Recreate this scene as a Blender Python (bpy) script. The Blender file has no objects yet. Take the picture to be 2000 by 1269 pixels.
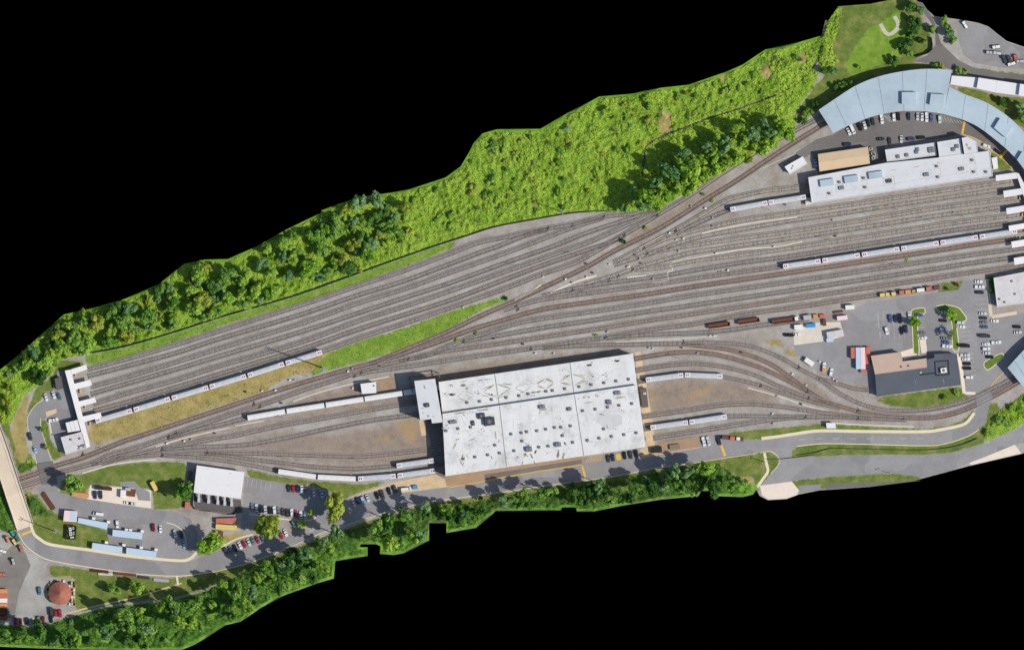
import bpy, math, random
import numpy as np
from mathutils import Vector, Matrix
from mathutils.geometry import tessellate_polygon, delaunay_2d_cdt
from mathutils import noise as mnoise

random.seed(7)
rng = np.random.default_rng(7)
C = bpy.context.scene.collection
PI = math.pi
M = 0.30                                  # metres per map unit


def P(x, y):
    return ((x - 1000.0) * M, (634.5 - y) * M)


# ------------------------------------------------------------------ camera, light, exposure
cam_d = bpy.data.cameras.new('camera')
cam_d.type = 'ORTHO'
cam_d.ortho_scale = 600.0
cam_d.clip_start = 1.0
cam_d.clip_end = 2000.0
cam = bpy.data.objects.new('camera', cam_d)
C.objects.link(cam)
cam.location = (0, 0, 400)
bpy.context.scene.camera = cam

SUN_EL, SUN_AZ = math.radians(46), math.radians(110)     # azimuth clockwise from the top of the map
world = bpy.data.worlds.new("World")
bpy.context.scene.world = world
world.use_nodes = True
wn = world.node_tree
for n in list(wn.nodes):
    wn.nodes.remove(n)
sky = wn.nodes.new('ShaderNodeTexSky')
sky.sky_type = 'NISHITA'
sky.sun_disc = False
sky.sun_elevation = SUN_EL
sky.sun_rotation = SUN_AZ
bg = wn.nodes.new('ShaderNodeBackground')
bg.inputs['Strength'].default_value = 0.112
wo = wn.nodes.new('ShaderNodeOutputWorld')
wn.links.new(sky.outputs[0], bg.inputs[0])
wn.links.new(bg.outputs[0], wo.inputs[0])

sd = bpy.data.lights.new('sun', 'SUN')
sd.energy = 4.15
sd.angle = math.radians(0.5)
sd.color = (1.0, 0.95, 0.87)
sun = bpy.data.objects.new('sun', sd)
C.objects.link(sun)
to_sun = Vector((math.sin(SUN_AZ) * math.cos(SUN_EL), math.cos(SUN_AZ) * math.cos(SUN_EL), math.sin(SUN_EL)))
sun.rotation_euler = to_sun.to_track_quat('Z', 'Y').to_euler()
sun.location = to_sun * 300

vs = bpy.context.scene.view_settings
vs.view_transform = 'Standard'
vs.look = 'None'
vs.exposure = 0.0
vs.gamma = 1.0


# ------------------------------------------------------------------ materials
def L(*c):
    """8-bit display colour to scene-linear."""
    return tuple(((v / 255) / 12.92 if v / 255 <= 0.04045 else ((v / 255 + 0.055) / 1.055) ** 2.4) for v in c)


def mat(name, col, rough=0.8, var=0.12, scale=0.6, metal=0.0, fine=0.0, streak=None, spec=0.3):
    """Principled surface with mottling in world space (two noise octaves)."""
    m = bpy.data.materials.new(name)
    m.use_nodes = True
    nt = m.node_tree
    b = nt.nodes['Principled BSDF']
    b.inputs['Roughness'].default_value = rough
    b.inputs['Metallic'].default_value = metal
    b.inputs['Specular IOR Level'].default_value = spec
    c = L(*col)
    if var <= 0:
        b.inputs['Base Color'].default_value = (*c, 1)
        return m
    geo = nt.nodes.new('ShaderNodeNewGeometry')
    n1 = nt.nodes.new('ShaderNodeTexNoise')
    n1.inputs['Scale'].default_value = scale
    n1.inputs['Detail'].default_value = 6
    n1.inputs['Roughness'].default_value = 0.65
    src = geo.outputs['Position']
    if streak:
        mp = nt.nodes.new('ShaderNodeMapping')
        mp.inputs['Rotation'].default_value = (0, 0, streak[0])
        mp.inputs['Scale'].default_value = (streak[1], streak[2], 1)
        nt.links.new(src, mp.inputs[0])
        src = mp.outputs[0]
    nt.links.new(src, n1.inputs['Vector'])
    mr = nt.nodes.new('ShaderNodeMapRange')
    mr.inputs['From Min'].default_value = 0.25
    mr.inputs['From Max'].default_value = 0.75
    mr.inputs['To Min'].default_value = 1 - var
    mr.inputs['To Max'].default_value = 1 + var
    nt.links.new(n1.outputs['Fac'], mr.inputs['Value'])
    mul = nt.nodes.new('ShaderNodeVectorMath')
    mul.operation = 'SCALE'
    mul.inputs[0].default_value = c
    fac = mr.outputs[0]
    if fine > 0:
        n2 = nt.nodes.new('ShaderNodeTexNoise')
        n2.inputs['Scale'].default_value = 2.2
        n2.inputs['Detail'].default_value = 3
        nt.links.new(geo.outputs['Position'], n2.inputs['Vector'])
        m2 = nt.nodes.new('ShaderNodeMapRange')
        m2.inputs['From Min'].default_value = 0.25
        m2.inputs['From Max'].default_value = 0.75
        m2.inputs['To Min'].default_value = 1 - fine
        m2.inputs['To Max'].default_value = 1 + fine
        nt.links.new(n2.outputs['Fac'], m2.inputs['Value'])
        pr = nt.nodes.new('ShaderNodeMath')
        pr.operation = 'MULTIPLY'
        nt.links.new(fac, pr.inputs[0])
        nt.links.new(m2.outputs[0], pr.inputs[1])
        fac = pr.outputs[0]
    nt.links.new(fac, mul.inputs['Scale'])
    nt.links.new(mul.outputs[0], b.inputs['Base Color'])
    return m


def leaf_mat(name, c1, c2, c3, scale=0.12):
    """Leaves: hue drifts over the wood and from leaf clump to leaf clump; part of the light passes through."""
    m = bpy.data.materials.new(name)
    m.use_nodes = True
    nt = m.node_tree
    nt.nodes.remove(nt.nodes['Principled BSDF'])
    out = nt.nodes['Material Output']
    geo = nt.nodes.new('ShaderNodeNewGeometry')
    oi = nt.nodes.new('ShaderNodeObjectInfo')
    n1 = nt.nodes.new('ShaderNodeTexNoise')
    n1.inputs['Scale'].default_value = scale
    n1.inputs['Detail'].default_value = 4
    nt.links.new(geo.outputs['Position'], n1.inputs['Vector'])
    a1 = nt.nodes.new('ShaderNodeMath'); a1.operation = 'MULTIPLY_ADD'
    nt.links.new(geo.outputs['Random Per Island'], a1.inputs[0])
    a1.inputs[1].default_value = 0.45
    nt.links.new(n1.outputs['Fac'], a1.inputs[2])
    a2 = nt.nodes.new('ShaderNodeMath'); a2.operation = 'MULTIPLY_ADD'
    nt.links.new(oi.outputs['Random'], a2.inputs[0])
    a2.inputs[1].default_value = 0.45
    nt.links.new(a1.outputs[0], a2.inputs[2])
    cr = nt.nodes.new('ShaderNodeValToRGB')
    cr.color_ramp.elements[0].position = 0.45
    cr.color_ramp.elements[0].color = (*L(*c1), 1)
    cr.color_ramp.elements[1].position = 1.15 if False else 1.0
    cr.color_ramp.elements[1].color = (*L(*c3), 1)
    e = cr.color_ramp.elements.new(0.75)
    e.color = (*L(*c2), 1)
    nt.links.new(a2.outputs[0], cr.inputs[0])
    d = nt.nodes.new('ShaderNodeBsdfDiffuse')
    t = nt.nodes.new('ShaderNodeBsdfTranslucent')
    mx = nt.nodes.new('ShaderNodeMixShader')
    mx.inputs[0].default_value = 0.28
    nt.links.new(cr.outputs[0], d.inputs[0])
    nt.links.new(cr.outputs[0], t.inputs[0])
    nt.links.new(d.outputs[0], mx.inputs[1])
    nt.links.new(t.outputs[0], mx.inputs[2])
    nt.links.new(mx.outputs[0], out.inputs[0])
    return m


MT = {
    'asphalt': mat('asphalt', (138, 136, 136), 0.9, 0.12, 0.12, fine=0.07),
    'asphalt_dark': mat('asphalt_dark', (112, 108, 105), 0.9, 0.12, 0.1, fine=0.06),
    'concrete': mat('concrete', (200, 192, 178), 0.9, 0.12, 0.2, fine=0.05),
    'concrete_pink': mat('concrete_pink', (216, 202, 186), 0.9, 0.08, 0.3),
    'concrete_tan': mat('concrete_tan', (196, 172, 138), 0.9, 0.2, 0.25, fine=0.06),
    'concrete_orange': mat('concrete_orange', (158, 132, 106), 0.9, 0.15, 0.25, fine=0.05),
    'kerb': mat('kerb', (212, 200, 170), 0.9, 0.08, 0.3),
    'yard': mat('yard', (158, 156, 150), 0.95, 0.22, 0.09, fine=0.1),
    'deck': mat('deck', (202, 186, 164), 0.9, 0.1, 0.15, fine=0.04),
    'yellow': mat('yellow', (208, 170, 72), 0.7, 0.12, 0.8),
    'white_paint': mat('white_paint', (188, 188, 186), 0.7, 0.06, 0.8),
    'roof_white': mat('roof_white', (206, 206, 204), 0.6, 0.1, 0.12, fine=0.025, streak=(0.13, 1, 0.25)),
    'roof_bright': mat('roof_bright', (212, 211, 211), 0.55, 0.03, 0.2),
    'roof_cold': mat('roof_cold', (197, 199, 200), 0.55, 0.04, 0.15),
    'roof_blue': mat('roof_blue', (166, 181, 190), 0.45, 0.12, 0.05, fine=0.02),
    'roof_trailer': mat('roof_trailer', (174, 192, 208), 0.5, 0.04, 0.3),
    'roof_tan': mat('roof_tan', (198, 174, 142), 0.6, 0.07, 0.2),
    'roof_brown': mat('roof_brown', (180, 157, 141), 0.8, 0.06, 0.2, fine=0.04),
    'roof_dark': mat('roof_dark', (84, 90, 98), 0.7, 0.1, 0.1),
    'roof_grey': mat('roof_grey', (196, 192, 192), 0.7, 0.07, 0.2, fine=0.03),
    'canopy': mat('canopy', (220, 216, 214), 0.6, 0.04, 0.3),
    'wall': mat('wall', (170, 160, 148), 0.9, 0.1, 0.4),
    'wall_dark': mat('wall_dark', (92, 88, 86), 0.9, 0.1, 0.4),
    'seam': mat('seam', (104, 104, 106), 0.8, 0.0),
    'stain': mat('stain', (156, 147, 126), 0.9, 0.25, 1.2),
    'stain_dark': mat('stain_dark', (120, 114, 102), 0.9, 0.25, 1.2),
    'metal': mat('metal', (128, 132, 140), 0.5, 0.1, 0.5, metal=0.3),
    'metal_dark': mat('metal_dark', (60, 62, 68), 0.6, 0.1, 0.5),
    'silver': mat('silver', (184, 188, 195), 0.45, 0.05, 0.3, metal=0.15),
    'car_roof': mat('car_roof', (184, 186, 190), 0.5, 0.06, 0.35, fine=0.03),
    'car_roof_white': mat('car_roof_white', (212, 210, 209), 0.5, 0.03, 0.3),
    'car_end': mat('car_end', (212, 206, 209), 0.5, 0.04, 0.5),
    'vent_red': mat('vent_red', (140, 92, 98), 0.7, 0.1, 2),
    'glass': mat('glass', (26, 30, 36), 0.15, 0.0, spec=0.5),
    'rubber': mat('rubber', (28, 28, 28), 0.9, 0.0),
    'rail': mat('rail', (82, 71, 64), 0.5, 0.1, 0.8, metal=0.2),
    'cover': mat('cover', (144, 139, 134), 0.8, 0.12, 0.3),
    'tie_grey': mat('tie_grey', (138, 131, 125), 0.95, 0.15, 0.5),
    'tie_brown': mat('tie_brown', (138, 123, 113), 0.95, 0.15, 0.5),
    'tie_dark': mat('tie_dark', (112, 104, 97), 0.95, 0.15, 0.5),
    'tie_pale': mat('tie_pale', (176, 164, 146), 0.95, 0.12, 0.5),
    'bed_grey': mat('bed_grey', (150, 145, 140), 0.95, 0.12, 0.15, fine=0.12),
    'bed_brown': mat('bed_brown', (152, 143, 137), 0.95, 0.14, 0.12, fine=0.12),
    'bed_rust': mat('bed_rust', (144, 124, 114), 0.95, 0.18, 0.1, fine=0.12),
    'rust': mat('rust', (108, 66, 50), 0.9, 0.25, 0.5, fine=0.12),
    'rust_dark': mat('rust_dark', (78, 46, 36), 0.9, 0.2, 0.5),
    'red_box': mat('red_box', (182, 104, 86), 0.7, 0.1, 0.4),
    'orange_box': mat('orange_box', (196, 138, 82), 0.7, 0.12, 0.4),
    'yellow_box': mat('yellow_box', (204, 182, 108), 0.7, 0.12, 0.4),
    'white_box': mat('white_box', (216, 214, 208), 0.6, 0.04, 0.4),
    'pink_box': mat('pink_box', (222, 196, 196), 0.7, 0.06, 0.4),
    'blue_box': mat('blue_box', (58, 136, 190), 0.6, 0.1, 0.4),
    'teal_box': mat('teal_box', (70, 140, 130), 0.6, 0.1, 0.4),
    'green_box': mat('green_box', (60, 110, 70), 0.6, 0.1, 0.4),
    'grey_box': mat('grey_box', (168, 166, 168), 0.7, 0.08, 0.4),
    'black_box': mat('black_box', (36, 36, 38), 0.7, 0.1, 0.4),
    'shingle': mat('shingle', (156, 98, 80), 0.85, 0.14, 0.6, fine=0.08),
    'bark': mat('bark', (84, 70, 56), 0.95, 0.2, 1.5),
    'water_and_shade': mat('water_and_shade', (92, 84, 66), 0.5, 0.25, 0.3),
    'gravel': mat('gravel', (184, 178, 164), 0.95, 0.15, 0.5),
    'fence': mat('fence', (70, 84, 70), 0.8, 0.1, 0.5),
}
def wear(m, cell=0.045, crack=0.13):
    """Repair patches and hairline cracks in a paved surface (they belong to the paving)."""
    nt = m.node_tree
    b = nt.nodes['Principled BSDF']
    src = b.inputs['Base Color'].links[0].from_socket
    geo = nt.nodes.new('ShaderNodeNewGeometry')
    nz_ = nt.nodes.new('ShaderNodeTexNoise'); nz_.inputs['Scale'].default_value = 0.25; nz_.inputs['Detail'].default_value = 4
    nt.links.new(geo.outputs['Position'], nz_.inputs['Vector'])
    mp = nt.nodes.new('ShaderNodeVectorMath'); mp.operation = 'MULTIPLY_ADD'
    nt.links.new(nz_.outputs['Color'], mp.inputs[0]); mp.inputs[1].default_value = (2.5, 2.5, 0); nt.links.new(geo.outputs['Position'], mp.inputs[2])
    v1 = nt.nodes.new('ShaderNodeTexVoronoi'); v1.inputs['Scale'].default_value = cell; v1.distance = 'CHEBYCHEV'
    nt.links.new(geo.outputs['Position'], v1.inputs['Vector'])
    v2 = nt.nodes.new('ShaderNodeTexVoronoi'); v2.feature = 'DISTANCE_TO_EDGE'; v2.inputs['Scale'].default_value = crack
    nt.links.new(mp.outputs[0], v2.inputs['Vector'])
    sp = nt.nodes.new('ShaderNodeSeparateColor'); nt.links.new(v1.outputs['Color'], sp.inputs[0])
    a = nt.nodes.new('ShaderNodeMapRange'); a.inputs['To Min'].default_value = 0.86; a.inputs['To Max'].default_value = 1.08; nt.links.new(sp.outputs[0], a.inputs['Value'])
    c = nt.nodes.new('ShaderNodeMapRange'); c.inputs['From Max'].default_value = 0.022; c.inputs['To Min'].default_value = 0.9; c.inputs['To Max'].default_value = 1.0; nt.links.new(v2.outputs['Distance'], c.inputs['Value'])
    pr = nt.nodes.new('ShaderNodeMath'); pr.operation = 'MULTIPLY'; nt.links.new(a.outputs[0], pr.inputs[0]); nt.links.new(c.outputs[0], pr.inputs[1])
    sc = nt.nodes.new('ShaderNodeVectorMath'); sc.operation = 'SCALE'; nt.links.new(src, sc.inputs[0]); nt.links.new(pr.outputs[0], sc.inputs['Scale'])
    nt.links.new(sc.outputs[0], b.inputs['Base Color'])


def grime(m, scale, lo, hi, dark, stretch=(1, 1, 1)):
    """Dirt that has settled on a roof in cloudy patches."""
    nt = m.node_tree
    b = nt.nodes['Principled BSDF']
    src = b.inputs['Base Color'].links[0].from_socket
    geo = nt.nodes.new('ShaderNodeNewGeometry')
    mp = nt.nodes.new('ShaderNodeMapping'); mp.inputs['Scale'].default_value = stretch; mp.inputs['Rotation'].default_value = (0, 0, -0.14)
    nt.links.new(geo.outputs['Position'], mp.inputs[0])
    n = nt.nodes.new('ShaderNodeTexNoise'); n.inputs['Scale'].default_value = scale; n.inputs['Detail'].default_value = 8; n.inputs['Roughness'].default_value = 0.72
    nt.links.new(mp.outputs[0], n.inputs['Vector'])
    a = nt.nodes.new('ShaderNodeMapRange'); a.inputs['From Min'].default_value = lo; a.inputs['From Max'].default_value = hi
    a.inputs['To Min'].default_value = 1.0; a.inputs['To Max'].default_value = dark
    nt.links.new(n.outputs['Fac'], a.inputs['Value'])
    sc = nt.nodes.new('ShaderNodeVectorMath'); sc.operation = 'SCALE'
    nt.links.new(src, sc.inputs[0]); nt.links.new(a.outputs[0], sc.inputs['Scale'])
    nt.links.new(sc.outputs[0], b.inputs['Base Color'])


grime(MT['roof_white'], 0.11, 0.5, 0.72, 0.66)
grime(MT['roof_white'], 0.5, 0.58, 0.75, 0.72, (1.6, 0.5, 1))
grime(MT['roof_cold'], 0.14, 0.52, 0.75, 0.8)
grime(MT['roof_blue'], 0.06, 0.45, 0.7, 0.86)
grime(MT['roof_grey'], 0.2, 0.5, 0.72, 0.75)
grime(MT['roof_dark'], 0.1, 0.45, 0.7, 0.85)
grime(MT['car_roof'], 0.35, 0.5, 0.75, 0.8)
grime(MT['car_roof_white'], 0.35, 0.52, 0.75, 0.86)
for k_ in ('asphalt', 'asphalt_dark', 'yard'):
    wear(MT[k_])
LEAF = {
    'bright': leaf_mat('leaf_bright', (86, 132, 42), (122, 166, 54), (160, 192, 78)),
    'mid': leaf_mat('leaf_mid', (74, 118, 46), (106, 152, 60), (140, 176, 82)),
    'blue': leaf_mat('leaf_blue', (68, 108, 64), (98, 142, 84), (134, 168, 108)),
    'yellow': leaf_mat('leaf_yellow', (102, 126, 42), (134, 156, 52), (168, 180, 78)),
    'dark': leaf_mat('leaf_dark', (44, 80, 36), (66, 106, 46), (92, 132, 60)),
    'grass': leaf_mat('leaf_grass', (64, 102, 34), (98, 134, 48), (146, 158, 84), 0.12),
    'plum': leaf_mat('leaf_plum', (60, 26, 30), (84, 40, 40), (104, 60, 52)),
    'sparse': leaf_mat('leaf_sparse', (92, 100, 62), (118, 128, 78), (140, 146, 100)),
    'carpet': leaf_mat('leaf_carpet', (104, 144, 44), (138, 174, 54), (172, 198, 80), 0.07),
}


# ------------------------------------------------------------------ mesh helpers
class MB:
    """Collects vertices and faces; build() links them as ONE mesh object."""
    def __init__(s):
        s.v, s.f, s.mi = [], [], []

    def face(s, pts, mi=0):
        i = len(s.v)
        s.v += [tuple(p) for p in pts]
        s.f.append(tuple(range(i, i + len(pts))))
        s.mi.append(mi)

    def prism(s, poly, z0, z1, mi=0, top=None, bottom=True, inset=0.0):
        """poly: world xy points; z1 may be a list of heights per vertex."""
        a = sum(poly[i][0] * poly[(i + 1) % len(poly)][1] - poly[(i + 1) % len(poly)][0] * poly[i][1] for i in range(len(poly)))
        if a < 0:
            poly = list(reversed(poly))
            if isinstance(z1, (list, tuple)):
                z1 = list(reversed(z1))
        n = len(poly)
        zt = z1 if isinstance(z1, (list, tuple)) else [z1] * n
        cx = sum(p[0] for p in poly) / n
        cy = sum(p[1] for p in poly) / n
        tp = [(cx + (p[0] - cx) * (1 - inset), cy + (p[1] - cy) * (1 - inset)) for p in poly]
        b = len(s.v)
        s.v += [(p[0], p[1], z0) for p in poly] + [(p[0], p[1], z) for p, z in zip(tp, zt)]
        for i in range(n):
            j = (i + 1) % n
            s.f.append((b + i, b + j, b + n + j, b + n + i)); s.mi.append(mi)
        if n == 4:
            s.f.append(tuple(b + n + i for i in range(n))); s.mi.append(mi if top is None else top)
            if bottom:
                s.f.append(tuple(b + i for i in reversed(range(n)))); s.mi.append(mi)
        else:
            for t in tessellate_polygon([[Vector((p[0], p[1], 0)) for p in poly]]):
                x, y, z = (poly[k] for k in t)
                if (y[0] - x[0]) * (z[1] - x[1]) - (y[1] - x[1]) * (z[0] - x[0]) < 0:
                    t = (t[0], t[2], t[1])
                s.f.append(tuple(b + n + k for k in t)); s.mi.append(mi if top is None else top)
                if bottom:
                    s.f.append((b + t[2], b + t[1], b + t[0])); s.mi.append(mi)

    def box(s, cx, cy, z0, z1, lx, ly, a=0.0, mi=0, inset=0.0):
        ca, sa = math.cos(a), math.sin(a)
        pts = [(cx + ca * x * lx / 2 - sa * y * ly / 2, cy + sa * x * lx / 2 + ca * y * ly / 2) for x, y in ((-1, -1), (1, -1), (1, 1), (-1, 1))]
        s.prism(pts, z0, z1, mi, inset=inset)

    def cyl(s, cx, cy, z0, z1, r0, r1=None, n=10, mi=0):
        r1 = r0 if r1 is None else r1
        b = len(s.v)
        for k in range(n):
            t = 2 * PI * k / n
            s.v.append((cx + r0 * math.cos(t), cy + r0 * math.sin(t), z0))
        for k in range(n):
            t = 2 * PI * k / n
            s.v.append((cx + r1 * math.cos(t), cy + r1 * math.sin(t), z1))
        for k in range(n):
            j = (k + 1) % n
            s.f.append((b + k, b + j, b + n + j, b + n + k)); s.mi.append(mi)
        s.f.append(tuple(b + n + k for k in range(n))); s.mi.append(mi)

    def tube(s, p, q, r0, r1, n=6, mi=0):
        p, q = Vector(p), Vector(q)
        d = (q - p).normalized()
        u = d.orthogonal().normalized()
        w = d.cross(u)
        b = len(s.v)
        for c, r in ((p, r0), (q, r1)):
            for k in range(n):
                t = 2 * PI * k / n
                s.v.append(tuple(c + u * (r * math.cos(t)) + w * (r * math.sin(t))))
        for k in range(n):
            j = (k + 1) % n
            s.f.append((b + k, b + j, b + n + j, b + n + k)); s.mi.append(mi)
        s.f.append(tuple(b + n + k for k in range(n))); s.mi.append(mi)

    def mesh(s, name, mats):
        me = bpy.data.meshes.new(name)
        me.from_pydata(s.v, [], s.f)
        for m in (mats if isinstance(mats, (list, tuple)) else [mats]):
            me.materials.append(m)
        if any(s.mi):
            me.polygons.foreach_set('material_index', s.mi)
        me.update()
        return me

    def build(s, name, mats, parent=None):
        o = bpy.data.objects.new(name, s.mesh(name, mats))
        C.objects.link(o)
        if parent:
            o.parent = parent
        return o


def tag(o, label=None, cat=None, group=None, kind=None):
    if label: o['label'] = label
    if cat: o['category'] = cat
    if group: o['group'] = group
    if kind: o['kind'] = kind
    return o


def empty(name, loc=(0, 0, 0), rz=0.0):
    o = bpy.data.objects.new(name, None)
    o.empty_display_size = 0.5
    C.objects.link(o)
    o.location = loc
    o.rotation_euler = (0, 0, rz)
    return o


def thing(name, label, cat, loc=(0, 0, 0), rz=0.0, group=None):
    return tag(empty(name, loc, rz), label, cat, group)


KIDS = {}


def copy_tree(o, parent=None):
    c = o.copy()
    C.objects.link(c)
    if parent:
        c.parent = parent
    for ch in o.children:
        copy_tree(ch, c)
    return c


def sheet(name, poly, m, z0, z1, px=True, kind='structure', label=None, cat=None):
    mb = MB()
    mb.prism([P(*p) for p in poly] if px else poly, z0, z1)
    return tag(mb.build(name, m), label, cat, kind=kind)


def smooth(pts, step=1.0):
    """Catmull-Rom through map points, resampled to an even step in metres (world xy)."""
    w = [np.array(P(*p)) for p in pts]
    w = [2 * w[0] - w[1]] + w + [2 * w[-1] - w[-2]]
    out = []
    for i in range(1, len(w) - 2):
        p0, p1, p2, p3 = w[i - 1:i + 3]
        n = max(4, int(np.linalg.norm(p2 - p1) / 1.0))
        for k in range(n):
            t = k / n
            out.append(0.5 * ((2 * p1) + (-p0 + p2) * t + (2 * p0 - 5 * p1 + 4 * p2 - p3) * t * t + (-p0 + 3 * p1 - 3 * p2 + p3) * t ** 3))
    out.append(w[-2])
    out = np.array(out)
    sl = np.concatenate([[0], np.cumsum(np.linalg.norm(np.diff(out, axis=0), axis=1))])
    n = max(2, int(sl[-1] / step) + 1)
    s = np.linspace(0, sl[-1], n)
    return np.stack([np.interp(s, sl, out[:, 0]), np.interp(s, sl, out[:, 1])], 1)


def normals(c):
    t = np.gradient(c, axis=0)
    t /= np.linalg.norm(t, axis=1)[:, None]
    return np.stack([-t[:, 1], t[:, 0]], 1), t


def ribbon(mb, c, off, w, z0, z1, mi=0):
    """A bar of rectangular section along centre line c."""
    n, _ = normals(c)
    a = c + n * (off - w / 2)
    b = c + n * (off + w / 2)
    i0 = len(mb.v)
    k = len(c)
    for q, z in ((a, z0), (a, z1), (b, z1), (b, z0)):
        mb.v += [(p[0], p[1], z) for p in q]
    for r in range(3):
        for i in range(k - 1):
            u, v = i0 + r * k + i, i0 + (r + 1) * k + i
            mb.f.append((u, u + 1, v + 1, v)); mb.mi.append(mi)
    for e in (0, k - 1):
        q = [i0 + r * k + e for r in range(4)]
        mb.f.append(tuple(q if e == 0 else reversed(q))); mb.mi.append(mi)


def strip(name, pts, w, m, z0, z1, kind='structure', label=None, cat=None, step=2.0):
    mb = MB()
    ribbon(mb, smooth(pts, step), 0, w, z0, z1)
    return tag(mb.build(name, m), label, cat, kind=kind)


def inside(pts, poly):
    x, y = pts[:, 0], pts[:, 1]
    r = np.zeros(len(pts), bool)
    q = np.asarray(poly, float)
    for (x1, y1), (x2, y2) in zip(q, np.roll(q, -1, 0)):
        if y1 == y2:
            continue
        c = ((y1 > y) != (y2 > y)) & (x < (x2 - x1) * (y - y1) / (y2 - y1) + x1)
        r ^= c
    return r


def sdist(pts, polys):
    """Signed distance (positive inside) to a union of polygons, world metres."""
    best = np.full(len(pts), -60.0)
    for poly in polys:
        q = np.asarray(poly, float)
        d = np.full(len(pts), 1e9)
        for a, b in zip(q, np.roll(q, -1, 0)):
            ab = b - a
            t = np.clip(((pts - a) @ ab) / max(ab @ ab, 1e-9), 0, 1)
            d = np.minimum(d, np.linalg.norm(pts - a - t[:, None] * ab, axis=1))
        d[~inside(pts, poly)] *= -1
        best = np.maximum(best, d)
    return best


W = lambda poly: [P(*p) for p in poly]

# ------------------------------------------------------------------ terrain: the surveyed ground, cut where the survey ends
OUTLINE = [(-60, 765), (0, 722), (40, 690), (90, 645), (125, 614), (180, 602), (240, 585), (310, 555), (345, 527), (360, 515), (400, 507), (445, 506),
           (500, 482), (560, 448), (627, 416), (628, 411), (700, 385), (760, 377), (800, 370), (870, 347), (900, 325), (915, 300), (925, 280),
           (942, 261), (970, 253), (1055, 252), (1110, 220), (1170, 189), (1230, 184), (1290, 172), (1345, 166), (1420, 140), (1450, 127),
           (1495, 97), (1570, 80), (1605, 70), (1612, 50), (1625, 30), (1637, 13), (1700, 8), (1745, -1), (1788, -1), (1825, 32), (1870, 38),
           (1910, 45), (1930, 52), (1965, 80), (2000, 92), (2060, 110), (2060, 862), (1995, 886), (1890, 910), (1805, 933), (1780, 940),
           (1700, 950), (1600, 957), (1560, 965), (1536, 974), (1500, 976), (1484, 968), (1477, 956), (1471, 965), (1450, 970), (1390, 968),
           (1385, 958), (1370, 958), (1364, 968), (1290, 975), (1220, 986), (1160, 998), (1127, 998), (1124, 990), (1098, 990), (1095, 996),
           (968, 997), (960, 1005), (930, 1030), (872, 1040), (872, 1021), (838, 1021), (838, 1055), (790, 1079), (770, 1083), (742, 1081),
           (743, 1066), (735, 1062), (704, 1062), (703, 1068), (718, 1068), (718, 1085), (655, 1095), (654, 1105), (652, 1129), (620, 1138),
           (560, 1160), (510, 1186), (470, 1213), (440, 1220), (400, 1246), (380, 1258), (355, 1268), (260, 1270), (100, 1266), (0, 1262), (-60, 1261)]

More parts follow.
